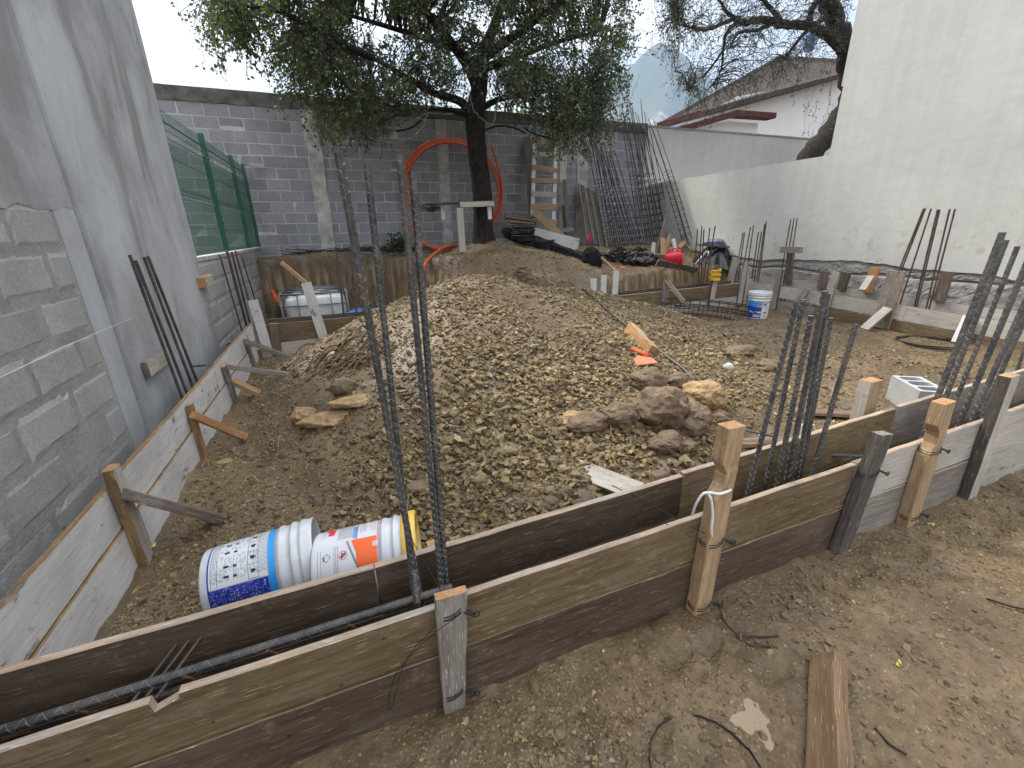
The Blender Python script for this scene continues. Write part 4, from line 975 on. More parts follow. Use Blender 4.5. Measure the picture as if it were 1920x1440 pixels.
def bucket(Mx, s, label, kind):
    MIR[0] = kind != 'upright'
    root = bpy.data.objects.new('plastic_bucket', None); COL.objects.link(root); root.matrix_world = Mx; WMS[root.name] = Mx.copy(); root.empty_display_size = .1
    tag(root, label, 'bucket')
    mb = MB(); mb.lathe(bucket_profile(s), 48); child(mb, 'bucket_body', M_WPLAST, root, Mx, True).data.polygons
    def sh(name, mat, z0, z1, a0, a1, off=.0012): return child(shell(0, 0, z0, z1, a0, a1, s, off), name, mat, root, Mx, True)
    def tx(t, size, a0, z0, mat=M_INK, **k): return child(text_shell(t, size, a0, z0, s, **k), 'lettering', mat, root, Mx)
    def many(name, mat, items, off=.0024):
        mb = MB()
        for z0, z1, a0, a1 in items:
            q = shell(0, 0, z0, z1, a0, a1, s, off, max(2, int(abs(a1-a0)/.08)+2)); mb.add(np.concatenate(q.v), q.f)
        return child(mb, name, mat, root, Mx)
    r = np.random.default_rng(3)
    if kind == 'blue':      # blue bordered instruction panel
        sh('printed_label', M_LBLUE, .235, .262, -2.2, .95)
        sh('label_border', M_BLUE, .028, .234, -2.3, -.95, .0012)
        sh('label_border', M_BLUE, .028, .034, -.95, .92, .0012)
        sh('label_border', M_BLUE, .028, .236, .90, .95, .0012)
        sh('paper_label', M_LABEL, .034, .238, -.93, .88, .0018)
        it = []
        # text columns run round the bucket: small dashes
        for zc in np.arange(.042, .232, .0042):
            if .168 < zc < .172: continue
            a = -.80
            while a < .78:
                wdt = r.uniform(.02, .10)
                if zc < .058 or zc > .205 or (r.random() < .62 and not (.05 < abs(a) < .16)): it.append((zc, zc+.0018, a, min(a+wdt, .8)))
                a += wdt+r.uniform(.012, .03)
            
        many('small_print', M_INK, it)
        ln = [(.061, .0622, -.9, .84), (.168, .1695, -.9, .84), (.203, .2042, -.9, .84), (.040, .0412, -.9, .84), (.236, .2372, -.9, .84)]
        for a in (-.9, -.55, -.22, .12, .48, .84): ln.append((.169, .204, a-.005, a+.005))
        many('panel_lines', M_BLACK, ln, .0028)
        ic = []
        for a in (-.72, -.38, -.05, .3): ic += [(.178, .192, a-.04, a+.05), (.182, .197, a-.01, a+.02)]
        for a in (-.7, -.45, -.05, .25): ic += [(.085, .103, a-.03, a+.03), (.118, .130, a-.05, a+.01)]
        many('pictograms', M_BLACK, ic, .003)
        many('scuffed_print', M_LABEL, [(z, z+r.uniform(.0006, .0022), a, a+r.uniform(.006, .035)) for z, a in zip(r.uniform(.03, .23, 620), r.uniform(-2.2, -.97, 620))], .0026)
        many('scuffed_dark_print', M_BLACK, [(z, z+r.uniform(.001, .003), a, a+r.uniform(.01, .05)) for z, a in zip(r.uniform(.03, .12, 260), r.uniform(-2.2, -.98, 260))], .0022)
    if kind == 'orange':
        sh('paper_label', M_LABEL, .01, .262, -2.4, 2.0)
        sh('orange_print', M_PORNG, .175, .255, -.95, -.05, .0018)
        # slanted left border of the orange field
        mb = MB(); V = [];
        for a, zz in zip(np.linspace(.95, .05, 10), np.linspace(.205, .155, 10)):
            for z in (zz-.02, zz-.012, zz, .178):
                rr = (.143+.011*z/.27)*s+.0022; V.append((rr*math.cos(a), rr*math.sin(a), z*s))
        f = []; m = []
        for i in range(9):
            for j, mi in ((0, 1), (2, 0)):
                f.append((i*4+j, (i+1)*4+j, (i+1)*4+j+1, i*4+j+1)); m.append(mi)
        mb.add(V, f, m); child(mb, 'slanted_print', [M_PORNG, M_INK], root, Mx)
        sh('red_line', M_PRED, .257, .260, -1.5, 1.5, .0024)
        sh('red_line', M_PRED, .176, .179, -.05, 1.2, .0024)
        sh('orange_print', M_PORNG, .10, .15, 1.25, 1.6, .0022)
        # red badge with round picture above it
        sh('badge', M_PRED, .060, .085, .28, .60, .003); sh('badge', M_PRED, .052, .075, .50, .62, .0034); sh('badge', M_YLID, .066, .092, .68, .86, .003)
        tx('III', .03, -.22, .262, M_LABEL, vertical=True, off=.004, bold=.001)
        for k in range(4): tx('O', .020, .10+.13*k, .178, M_LBLUE, vertical=True, bold=.002)
        it = []
        for zc in np.arange(.100, .165, .0045):
            a = .05
            while a < .9:
                w_ = r.uniform(.03, .10); it.append((zc, zc+.0018, a, a+w_)); a += w_+.02
        for zc in (.185, .195, .205, .222, .232, .243):
            a = .15
            while a < 1.1:
                w_ = r.uniform(.04, .12)
                if r.random() < .75: it.append((zc+.004, zc+.0065, a, a+w_))
                a += w_+.025
        for zc in (.036, .046):
            a = .2
            while a < 1.0: it.append((zc, zc+.0018, a, a+.07)); a += .09
        for zc in (.028, .040):
            a = -1.1
            while a < -.2: it.append((zc, zc+.0018, a, a+.05)); a += .065
        for zc in (.090, .097, .104):
            a = -1.1
            while a < -.15: it.append((zc, zc+.002, a, a+.05)); a += .06
        many('small_print', M_INK, it)
        # hazard diamond with exclamation mark, crossed-circle pictogram
        def poly(pts, mat, name='pictogram', off=.003):
            V = [((.143+.011*z/.27)*s+off, -a, z) for a, z in pts]; V = [(r_*math.cos(a), r_*math.sin(a), z*s) for r_, a, z in V]
            mb = MB(); n_ = len(V)//2; mb.add(V, [(i, (i+1) % n_, n_+(i+1) % n_, n_+i) for i in range(n_)]); child(mb, name, mat, root, Mx)
        def ringp(a, z, ra, rz, k, n, rot=0): return [(a+q*ra*math.cos(t+rot), z+q*rz*math.sin(t+rot)) for q in (1, k) for t in np.arange(n)*2*math.pi/n]
        poly(ringp(-.42, .062, .115, .0165, .88, 4), M_BLACK)
        tx('!', .022, -.42+.03, .056, M_BLACK, vertical=True, bold=.001)
        poly(ringp(-.42, .125, .115, .0165, .86, 24), M_PRED); poly([(-.50, .114), (-.485, .112), (-.335, .136), (-.35, .138)], M_PRED)
        many('pictogram', M_BLACK, [(.115, .133, -.46, -.44), (.120, .124, -.5, -.36), (.126, .136, -.42, -.38)], .0032)
        mb = MB(); mb.lathe([(r_*s, z*s) for r_, z in [(.1665, .352), (.170, .354), (.172, .404), (.168, .412), (.155, .412), (.150, .404), (.150, .398)]], 48); child(mb, 'lid_ring', M_YLID, root, Mx, True)
        mb = MB(); mb.lathe([(0, .395*s), (.150*s, .395*s), (.151*s, .404*s)], 48); child(mb, 'lid', M_WPLIN, root, Mx, True)
    if kind == 'upright':
        c0 = math.atan2(-5.3, -6.5)    # faces the camera
        c0 += .1
        sh('print_field', M_LBLUE, .17, .262, c0-1.3, c0+.25); sh('print_field', M_BLUE, .02, .135, c0-1.3, c0+.25, .0012)
        mb = MB(); V = []      # curved dark band under the light blue
        for i, t in enumerate(np.linspace(0, 1, 16)):
            a = c0-1.3+1.55*t
            for z in (.134, .172+.045*(1-t)**1.3*math.sin(t*3.0+.3)+.001):
                rr = (.143+.011*z/.27)*s+.0024; V.append((rr*math.cos(a), rr*math.sin(a), z*s))
        mb.add(V, [(2*i, 2*i+2, 2*i+3, 2*i+1) for i in range(15)]); child(mb, 'print_wave', M_BLUE, root, Mx)
        sh('white_band', M_LABEL, .092, .122, c0-1.3, c0+.20, .002)
        sh('paper_label', M_LABEL, .02, .262, c0+.26, c0+1.2, .002)
        def disc(a, z, ra, rz, mat, off):
            V = [(a, z)]+[(a+ra*math.cos(t), z+rz*math.sin(t)) for t in np.arange(20)*2*math.pi/20]
            V = [((.143+.011*z_/.27)*s+off, a_, z_) for a_, z_ in V]; mb = MB(); mb.add([(r_*math.cos(a_), r_*math.sin(a_), z_*s) for r_, a_, z_ in V], [(0, i+1, (i+1) % 20+1) for i in range(20)]); child(mb, 'emblem', mat, root, Mx)
        disc(c0+.03, .222, .19, .028, M_LABEL, .003); disc(c0+.03, .222, .15, .022, M_PORNG, .0036)
        tx('PAC', .050, c0-.66, .092, M_BLACK, bold=.0022, sx=1.1, off=.0036); tx('5000', .050, c0-.50, .036, M_LABEL, bold=.0015, sx=1.0, off=.0036)
        tx('M', .035, c0-.85, .045, M_LBLUE, bold=.001, off=.0036)
        sh('red_print', M_PRED, .085, .115, c0+.45, c0+.80, .003); sh('red_print', M_PORNG, .045, .06, c0+.42, c0+.75, .003); sh('violet_print', M_BLUE, .21, .24, c0+.42, c0+.62, .003)
        many('small_print', M_INK, [(z, z+.004, c0+.32+a, c0+.36+a+r.uniform(.02, .1)) for z in np.arange(.14, .25, .012) for a in (0, .2, .38)])
        mb = MB(); th = np.linspace(-.1, math.pi+.1, 24); mb.tube(np.stack([.170*s*np.cos(th), .170*s*np.sin(th)*.98, (.34-.10*np.sin(th))*s], 1), .0025, 6)
        child(mb, 'wire_handle', M_GALV, root, Mx@Matrix.Rotation(R(150), 4, 'Z'), True)
    return root
S_ = 1.02
def lying(pb, pt, zr, label, kind, roll):
    a = onz(*pb, zr); b = onz(*pt, zr+.012); x = Vector(b-a).normalized()
    Mx = frame(a, b); # local X along axis -> want local Z along axis
    Mz = Mx @ Matrix.Rotation(math.pi/2, 4, 'Y') @ Matrix.Rotation(roll, 4, 'Z')
    return bucket(Mz, S_, label, kind)
zb0 = .155
B1 = onz(398, 1096, zb0); 
lying((398, 1098), (560, 1052), zb0, 'open white bucket lying on its side, blue bordered instruction label, left of the pair', 'blue', math.pi+.12)
lying((600, 1068), (740, 1040), zb0, 'white bucket lying on its side with yellow lid ring and orange label', 'orange', math.pi+.22)
bp = onz(1418, 596, .0); bz = float(terr(bp[0], bp[1]))
bucket(Matrix.Translation(Vector((bp[0], bp[1], bz+.0))) , 1.12, 'upright white bucket with blue label reading PAC 5000 near the right formwork', 'upright')

# ------------------------------------------------------------------ hollow block
def hollow_block():
    L, Wd, H_ = .42, .22, .22
    mb = MB(); nx = [0, .03, .125, .155, .265, .295, .39, .42]; ny = [0, .032, .188, .22]
    holes = {(1, 1), (3, 1), (5, 1)}
    def P(i, j, z): return (nx[i], ny[j], z)
    for i in range(7):
        for j in range(3):
            if (i, j) in holes:
                x0, x1, y0, y1 = nx[i], nx[i+1], ny[j], ny[j+1]; c = .022
                ring = [(x0+c, y0), (x1-c, y0), (x1, y0+c), (x1, y1-c), (x1-c, y1), (x0+c, y1), (x0, y1-c), (x0, y0+c)]
                for z, fl_ in ((H_, 0), (0, 1)):
                    for cor, (p, q) in (((x0, y0), (7, 0)), ((x1, y0), (1, 2)), ((x1, y1), (3, 4)), ((x0, y1), (5, 6))):
                        mb.add([(*cor, z), (*ring[p], z), (*ring[q], z)], [(0, 2, 1)])
                V = [(a, b, z) for z in (.02, H_) for a, b in ring]
                mb.add(V, [(k, 8+k, 8+(k+1) % 8, (k+1) % 8) for k in range(8)]+[tuple(range(8))])
            else:
                mb.add([P(i, j, H_), P(i+1, j, H_), P(i+1, j+1, H_), P(i, j+1, H_)], [(0, 1, 2, 3)])
                mb.add([P(i, j, 0), P(i+1, j, 0), P(i+1, j+1, 0), P(i, j+1, 0)], [(3, 2, 1, 0)])
    for a, b in (((0, 0), (L, 0)), ((L, 0), (L, Wd)), ((L, Wd), (0, Wd)), ((0, Wd), (0, 0))):
        mb.add([(*a, 0), (*b, 0), (*b, H_), (*a, H_)], [(0, 1, 2, 3)])
    me = mb.mesh('hollow_block', M_HBLOCK); o = bpy.data.objects.new('hollow_block', me); COL.objects.link(o)
    p = onz(1712, 776, .02); q = onz(1654, 738, .02)
    d = q-p; ang = math.atan2(d[1], d[0])
    o.matrix_world = Matrix.Translation(Vector((p[0], p[1], .0))) @ Matrix.Rotation(ang, 4, 'Z') @ Matrix.Translation(Vector((0, -.22, 0)))
    tag(o, 'pale concrete block with three oval holes standing behind the inner plank', 'concrete block')
hollow_block()
timber('board', onz(1746, 765, .10), onz(1756, 725, .10), .20, .03, (W_GREY, W_OLD, W_EDGE), None, label='short grey plank end standing right beside the hollow block', cat='plank')

# ------------------------------------------------------------------ IBC tank
def tank():
    x0, x1, y0, y1, z0, z1 = -.93, .13, 8.25, 9.3, -.42, .52
    root = empty('water_tank', ((x0+x1)/2, (y0+y1)/2, z0), 'white plastic tank in a galvanised cage standing in the pit at left', 'tank')
    mb = MB(); n = 48; rows = []
    def rr(z, ins):
        a = (x1-x0)/2-ins; b = (y1-y0)/2-ins; V = []
        for t in np.arange(n)*2*math.pi/n:
            c, s = math.cos(t), math.sin(t); V.append(((x0+x1)/2+a*np.sign(c)*abs(c)**.28, (y0+y1)/2+b*np.sign(s)*abs(s)**.28, z))
        return V
    prof = [(z0+.1, .06), (z0+.14, .03), (.12, .025), (.14, .04), (.17, .025), (z1-.12, .03), (z1-.04, .06), (z1, .14), (z1+.012, .3)]
    V = []; [V.extend(rr(z, i)) for z, i in prof]
    f = [(i*n+j, i*n+(j+1) % n, (i+1)*n+(j+1) % n, (i+1)*n+j) for i in range(len(prof)-1) for j in range(n)]+[tuple(range((len(prof)-1)*n, len(prof)*n))]
    mb.add(V, f); mb.build('tank_body', M_WPLAST, root, smooth=True)
    mb = MB(); mb.lathe([(.10, z1+.0), (.105, z1+.05), (.09, z1+.06), (0, z1+.06)], 24, c=(-.30, 8.78, 0)); mb.build('tank_lid', M_CORD, root, smooth=True)
    def bar(p, q, r=.012): 
        mb = MB(); mb.tube([p, q], r, 7); return mb.build('cage_bar', M_GALV, root, smooth=True)
    for z in (z0+.12, -.15, .12, .38, z1+.06):
        for a, b in (((x0, y0), (x1, y0)), ((x0, y1), (x1, y1)), ((x0, y0), (x0, y1)), ((x1, y0), (x1, y1))): bar((*a, z), (*b, z), .012 if z < z1 else .016)
    for k in range(5):
        x = x0+.0+(x1-x0)*k/4; bar((x, y0-.006, z0), (x, y0-.006, z1+.06)); bar((x, y1, z0), (x, y1, z1+.06))
        y = y0+(y1-y0)*k/4; bar((x0-.006, y, z0), (x0-.006, y, z1+.06)); bar((x1+.006, y, z0), (x1+.006, y, z1+.06))
    for y in (8.55, 8.95): bar((x0, y, z1+.075), (x1, y, z1+.07), .013)
    mb = MB(); mb.box(((x0+x1)/2, (y0+y1)/2, z0+.04), (x1-x0+.02, y1-y0+.02, .09)); mb.build('pallet', M_GALV, root)
    # pieces lying on its top
    for k in range(7):
        a = np.array([random.uniform(-.75, -.05), random.uniform(8.4, 8.8), z1+.03]); b = a+np.array([random.uniform(.1, .25), random.uniform(-.05, .05), .0])
        timber('wood_scrap', a, b, .03, .02, (W_GREY, W_PURP, W_OLD)[k % 3], None, label='small wood scraps dropped on top of the white tank', cat='wood scrap', group='scraps on the tank')
    # blue tarp
    nx, ny = 26, 14; V = []
    for j in range(ny):
        for i in range(nx):
            u = i/(nx-1); v = j/(ny-1); x = -.28+.95*u; top = .30*math.sin(min(1, u*1.25)*math.pi*.62)**1.1
            V.append((x, 8.17-.20*v+.012*math.sin(9*u+5*v)-.02*v, -.02+top*(1-v)-.10*v+.012*math.sin(14*u+3*v)))
    mb = MB(); mb.add(V, [(j*nx+i, j*nx+i+1, (j+1)*nx+i+1, (j+1)*nx+i) for j in range(ny-1) for i in range(nx-1)])
    o = mb.build('blue_tarp', M_TARP, smooth=True); tag(o, 'bright blue tarp bunched against the front of the white tank', 'tarp')
tank()
# ------------------------------------------------------------------ orange conduit
OC = 'orange corrugated conduit'
cc = ony(855, 358, 10.1)
def arc(c, rx, rz, a0, a1, n, y, dy=0):
    t = np.linspace(a0, a1, n); return np.stack([c[0]+rx*np.cos(t), y+dy*np.sin(t*2), c[2]+rz*np.sin(t)], 1)
oc = empty('conduit_coil', (cc[0], 10.1, 1.2), 'large orange conduit ring leaning on the block wall behind the tree', 'conduit')
for k, (dr, a0, a1, y) in enumerate(((0, -38, 190, 10.32), (-.045, -45, 214, 10.26), (.045, -50, 205, 10.36))):
    ptsA = arc(cc, 1.10+dr, 1.02+dr, R(a0), R(a1), 60, y)
    mb = MB(); mb.tube(ptsA, .026, 8); mb.build('conduit_turn', M_ORPIPE, oc, smooth=True)
p = [ony(764, 420, 10.2), ony(778, 448, 10.1), ony(800, 463, 9.7), ony(830, 467, 9.4), ony(855, 458, 9.2)]
p[2][2] = 1.20; 
wire('conduit', curve_pts([ony(757, 392, 10.25), ony(768, 425, 10.2), ony(790, 450, 9.9), ony(818, 463, 9.7), ony(856, 459, 9.4)], 30), .027, M_ORPIPE, n=8, label='lower orange conduit curving from the ring onto the dirt', cat='conduit', group=OC)
wire('conduit', curve_pts([ony(762, 410, 10.2), ony(775, 436, 10.1), ony(798, 458, 9.8), ony(825, 467, 9.6), ony(848, 462, 9.5)], 30), .027, M_ORPIPE, n=8, label='second orange conduit running just above the lower one', cat='conduit', group=OC)
wire('conduit', curve_pts([ony(857, 458, 9.3), ony(830, 466, 9.1), ony(808, 482, 8.8), ony(796, 498, 8.5), ony(793, 512, 8.2)], 30), .030, M_ORPIPE, n=8, label='orange conduit bending down from the terrace behind the tall front bars', cat='conduit', group=OC)
wire('conduit', curve_pts([ony(922, 273, 10.3), ony(934, 315, 10.3), ony(941, 350, 10.3), ony(941, 385, 10.25), ony(934, 422, 10.2)], 30), .028, M_ORPIPE, n=8, label='loose orange conduit end standing up right of the tree trunk', cat='conduit', group=OC)
wire('conduit', curve_pts([ony(510, 547, 9.2), ony(522, 566, 9.0), ony(537, 585, 8.7), ony(548, 596, 8.3)], 20), .045, M_ORPIPE, n=8, label='thick orange conduit coming out of the bank left of the tank', cat='conduit', group=OC)
a = onz0(1185, 660); b = onz0(1215, 674)
wire('conduit', [a+np.array([0, 0, .03]), b+np.array([0, 0, .03])], .022, M_ORPIPE, n=10, label='short orange conduit offcut on the heap under the split wood', cat='conduit', group=OC)
a = onz0(1178, 625); b = onz0(1222, 668); timber('split_wood', a+np.array([0, 0, .05]), b+np.array([0, 0, .04]), .12, .07, (W_ORNG, W_TAN, W_ORNG), None, up=(.3, -.6, 1), label='split piece of orange wood lying on the right side of the heap', cat='wood', jit=.008)
mb = MB(); c = onz0(1205, 685); mb.add([c+np.array(v) for v in [(-.10, -.05, .03), (.08, -.09, .04), (.11, .03, .05), (.02, .10, .06), (-.07, .04, .05), (-.10, -.05, .02), (.08, -.09, .03), (.11, .03, .04), (.02, .10, .05), (-.07, .04, .04)]],
    [(0, 1, 2, 3, 4), (9, 8, 7, 6, 5), (0, 5, 6, 1), (1, 6, 7, 2), (2, 7, 8, 3), (3, 8, 9, 4), (4, 9, 5, 0)]); o = mb.build('tile_shard', simple('shard_orange', (.50, .17, .09), .8)); tag(o, 'flat orange shard under the conduit offcut on the heap', 'shard')

# ------------------------------------------------------------------ ladder, planks, cages at the back wall
def ladder():
    y = 10.35; root = None
    A = ony(996, 450, 9.75); B = ony(1002, 262, 10.5); Cc = ony(1036, 449, 9.75); D = ony(1042, 267, 10.5)
    root = empty('wooden_ladder', ((A[0]+Cc[0])/2, 9.75, 1.2), 'pale wooden ladder with nailed rungs leaning on the block wall', 'ladder')
    timber('rail', A-np.array([0, 0, .1]), B, .10, .05, (W_WHITE, W_PALE, W_PALE), root, up=(1, 0, 0)); timber('rail', Cc-np.array([0, 0, .1]), D, .10, .05, (W_WHITE, W_PALE, W_PALE), root, up=(1, 0, 0))
    for k in range(8):
        t = .06+.93*k/7; a = A*(1-t)+B*t; b = Cc*(1-t)+D*t; dx = np.array([.06, 0, 0]); f_ = np.array([0, -.045, 0])
        timber('rung', a-dx*random.uniform(.6, 1.3)+f_, b+dx*random.uniform(.6, 1.3)+f_+np.array([0, 0, random.uniform(-.05, .02)]), random.uniform(.08, .13), .025, (W_TAN if k % 3 else W_PALE, W_PALE, W_PALE), root, up=(0, 0, 1))
ladder()
def pl(tp, bt, yt, yb_, w, t, mats, label, up=(1, 0, 0), group=None, **k):
    a = ony(*tp, yt); b = ony(*bt, yb_); return timber('plank', b, a, w, t, mats, None, up=up, label=label, cat='plank', group=group, **k)
pl((988, 258), (1000, 440), 10.5, 9.9, .16, .05, (W_OLD, W_GREY, W_GREY), 'dark weathered plank leaning on the wall left of the ladder')
pl((1059, 337), (1065, 446), 10.5, 10.2, .09, .03, (W_PURP, W_OLD, W_OLD), 'narrow reddish plank standing right of the ladder')
pl((1056, 385), (1060, 440), 10.5, 10.3, .07, .03, (W_GREY, W_OLD, W_OLD), 'short grey plank beside the narrow reddish one')
pl((1001, 396), (1056, 447), 9.6, 9.3, .17, .03, (W_TAN, W_GREY, W_GREY), 'grey tan plank fallen diagonally across the foot of the ladder', up=(.6, 0, 1))
pl((1046, 432), (1075, 430), 9.6, 9.6, .10, .03, (W_GREY, W_OLD, W_OLD), 'grey offcut lying below the reddish plank', up=(0, 0, 1))
pl((995, 437), (1084, 459), 9.1, 8.9, .26, .05, (W_WHITE, W_PALE, W_PALE), 'wide white board lying on the black wire coils', up=(0, 0, 1))
GP = 'old planks leaning together on the wall'
for k in range(7):
    tx_ = 1087+k*5.2; ty = 346+k*2.4+random.uniform(-2, 2)
    pl((tx_, ty), (1104+k*6.0, 452+k*3.0), 10.45-.02*k, 9.7-.05*k, .13, .03, (W_OLD if k % 2 else W_GREY, W_GREY, W_GREY), '%s plank from the left in the stack leaning on the wall behind the cages' % ['first', 'second', 'third', 'fourth', 'fifth', 'sixth', 'seventh'][k], up=(1, .5, 0), group=GP)
GW = 'old boards stacked left of the ladder foot'
for k in range(9):
    a = ony(952+random.uniform(-5, 10), 425-k*3.2, 9.9+.03*(k % 3)); b = ony(998+random.uniform(-4, 8), 428-k*2.6+random.uniform(-2, 2), 9.8+.03*(k % 3))
    timber('plank', a, b, .035, .12, (W_GREY if k % 3 else W_TAN, W_OLD, W_OLD), None, label='weathered short board in the pile left of the ladder foot', cat='plank', group=GW)
M_CAGE = simple('cage_dark_steel', (.034, .029, .027), .7, .2, 8, .6, .1)
def cage(bt, tp, yb_, yt, w, h, label, upto=.55, sag=0., grp='steel column cages leaning on the back wall', n=4, fan=.0):
    b = ony(*bt, yb_); a = ony(*tp, yt); Mx = np.array(frame(b, a, (0, -1, .3))); L = np.linalg.norm(a-b)
    root = empty('column_cage', b, label, 'rebar cage', grp)
    def P(u, sy, sz, ex=1.):
        x = u*L; yy = sy*w/2*ex; zz = sz*h/2*ex; s = sag*4*u*(1-u)
        v = Mx[:3, :3]@np.array([x, yy, zz+s]); return b+v
    for sy in (-1, 1):
        for sz in (-1, 1):
            k_ = random.uniform(-.5, 1.1)*fan; pts = [P(u, sy, sz, 1+k_*max(0, u-upto)*3) for u in np.linspace(-.02, 1, 12)]
            mb = MB(); mb.tube(pts, .0095, 6); mb.build('long_bar', M_CAGE, root, smooth=True)
    mb = MB()
    for u in np.arange(.02, upto, .17/L*1.0):
        u2 = u+random.uniform(-.004, .004)
        mb.tube([P(u2, -1.15, -1.15), P(u2, 1.15, -1.15), P(u2, 1.15, 1.15), P(u2, -1.15, 1.15), P(u2, -1.15, -1.15)], .0065, 5)
    mb.build('stirrups', M_CAGE, root); return root
L1 = ['leftmost cage of the left bundle, bars rising above the wall', 'second cage of the left bundle of cages', 'third cage of the left bundle of cages', 'rightmost cage of the left bundle, rust on its bars']
for k in range(4): cage((1146+k*17, 468-k*2), (1112+k*10, 262+k*8), 9.15+.10*k, 10.45, .19, .15, L1[k], .62, fan=.6)
L2 = ['leftmost cage of the right bundle, topping the wall corner', 'second cage of the right bundle, tallest bars', 'third cage of the right bundle of cages', 'fourth cage of the right bundle of cages']
for k in range(4): cage((1209+k*14, 450-k*3), (1171+k*12, (206, 193, 214, 236)[k]), 9.5+.08*k, 10.5, .19, .15, L2[k], .52, fan=.7)
cage((1287, 446), (1217, 226), 8.75, 10.42, .17, .14, 'separate sagging cage farthest right, against the white wall', .55, sag=.04, fan=.4)
GL_ = 'cages lying on the ground'
for bt, tp, z, lab in (((1222, 565), (1404, 583), .10, 'cage lying on the ground toward the upright bucket'), ((1240, 578), (1402, 594), .05, 'lower cage lying flat beside the bucket'), ):
    b = onz(*bt, .22); a = onz(*tp, z); root = empty('column_cage', b, lab, 'rebar cage', GL_)
    Mx = np.array(frame(b, a)); L = np.linalg.norm(a-b)
    def P(u, sy, sz): return b+Mx[:3, :3]@np.array([u*L, sy*.10, sz*.08+.03*math.sin(3*u)])
    for sy in (-1, 1):
        for sz in (-1, 1):
            mb = MB(); mb.tube([P(u, sy, sz) for u in np.linspace(0, 1.04, 8)], .009, 6); mb.build('long_bar', M_CAGE, root, smooth=True)
    mb = MB()
    for u in np.arange(.02, 1.0, .16/L): mb.tube([P(u, -1.1, -1.1), P(u, 1.1, -1.1), P(u+.01, 1.1, 1.1), P(u, -1.1, 1.1), P(u, -1.1, -1.1)], .006, 5)
    mb.build('stirrups', M_CAGE, root)

# ------------------------------------------------------------------ bundles, bags, jug, barrow, bench
def blob(name, c, size, mat, seed, amp=.25, sub=4, freq=2.5, label=None, cat=None, group=None, smooth=True, crease=0., flat=True):
    import bmesh
    bm = bmesh.new(); bmesh.ops.create_icosphere(bm, subdivisions=sub, radius=1)
    V = np.array([v.co[:] for v in bm.verts]); f = [tuple(v.index for v in p.verts) for p in bm.faces]; bm.free()
    th = np.arctan2(V[:, 1], V[:, 0]); n1 = fbm(V[:, 0]*freq+seed*3.1+V[:, 2]*1.7, V[:, 1]*freq-seed+V[:, 2]*freq, 5, seed)
    n2 = fbm(V[:, 2]*freq+seed, V[:, 0]*freq*1.3+V[:, 1], 5, seed+9)
    k = 1+amp*2*(n1+n2)
    if crease: k += crease*(np.abs(np.sin(th*5+n1*9+V[:, 2]*2))-.5)
    V = V*k[:, None]*np.array(size)
    if flat: V[:, 2] = np.maximum(V[:, 2], -size[2]*.55)
    mb = MB(); mb.add(V+np.array(c), f); o = mb.build(name, mat, smooth=smooth); tag(o, label, cat, group); return o
def strands(name, path, rad, n, r, label, seed, group=None, wob=.6):
    rg = np.random.default_rng(seed); P = curve_pts(path, 30); mb = MB()
    for i in range(n):
        a = rg.uniform(0, 6.28); q = rad*math.sqrt(rg.uniform(0, 1)); t = np.linspace(0, 1, len(P)); ph = rg.uniform(0, 6.28)
        off = np.stack([q*np.cos(a+wob*t*3), q*np.cos(a+wob*t*3)*.4, np.abs(q)*np.sin(a+wob*t*2+.3*np.sin(ph+9*t))], 1)
        mb.tube(P+off+.01*np.sin(ph+t*12)[:, None], r, 4)
    o = mb.build(name, M_WIRE, smooth=True); tag(o, label, 'wire bundle', group); return o
strands('wire_bundle', [ony(948, 436, 9.2), ony(975, 446, 9.1), ony(1010, 452, 9.0), ony(1050, 470, 8.7), ony(1098, 484, 8.4)], .12, 60, .010, 'long bundle of black wire lying along the terrace edge', 5)
strands('wire_bundle', [ony(1000, 455, 8.8), ony(1040, 468, 8.6), ony(1075, 477, 8.4), ony(1100, 490, 8.2)], .10, 46, .010, 'second black wire bundle under the white board', 6)
tc_ = ony(980, 437, 8.95); torus_coil('wire_coil', tc_-np.array([0, 0, .15]), .24, .014, 13, .30, M_WIRE, jitter=.12, label='round coil of black wire at the left end of the white board', cat='wire coil')
tc_ = ony(1020, 458, 8.7); torus_coil('wire_coil', tc_-np.array([0, 0, .08]), .20, .010, 9, .16, M_WIRE, jitter=.15, label='smaller loose coil of black wire below the white board', cat='wire coil')
blob('plastic_bag', ony(1182, 487, 8.3), (.30, .26, .22), M_BAG, 3, .3, crease=.12, label='shiny black plastic bag hanging over the bank edge', cat='bag')
blob('plastic_bag', ony(1206, 490, 8.2), (.32, .26, .20), M_BAG, 5, .35, crease=.14, label='crumpled black plastic sheet right of the shiny bag', cat='bag')
blob('backpack', ony(1110, 488, 8.1), (.22, .18, .27), simple('cloth_black', (.014, .014, .016), .9, 0, 20, .5, .6, .1), 8, .18, crease=.06, label='black backpack on the bank edge with red trim', cat='backpack')
blob('cloth', ony(1106, 448, 8.3), (.035, .03, .13), simple('cloth_magenta', (.42, .01, .07), .8), 9, .2, label='small magenta cloth hanging on a thin post', cat='cloth')
blob('cloth', ony(1122, 509, 8.0), (.14, .08, .04), simple('cloth_red', (.55, .015, .04), .8), 10, .2, label='red cloth scrap under the black backpack', cat='cloth')
blob('cloth', ony(1166, 504, 8.0), (.10, .07, .05), M_ORPIPE, 12, .2, label='orange scrap near the driftwood pole', cat='cloth scrap')
for k in range(7):
    c = ony(1135+k*13, 478+random.uniform(-4, 9), 8.3+random.uniform(-.2, .5)); strands('wire_bundle', [c+np.array([-.22, 0, 0]), c+np.array([-.05, -.05, .06]), c+np.array([.18, -.03, .0]), c+np.array([.3, .02, -.1])], .10, 16, .008, 'tangle of black tie wire between the backpack and the red jug', 30+k, 'tie wire tangles', 1.5)
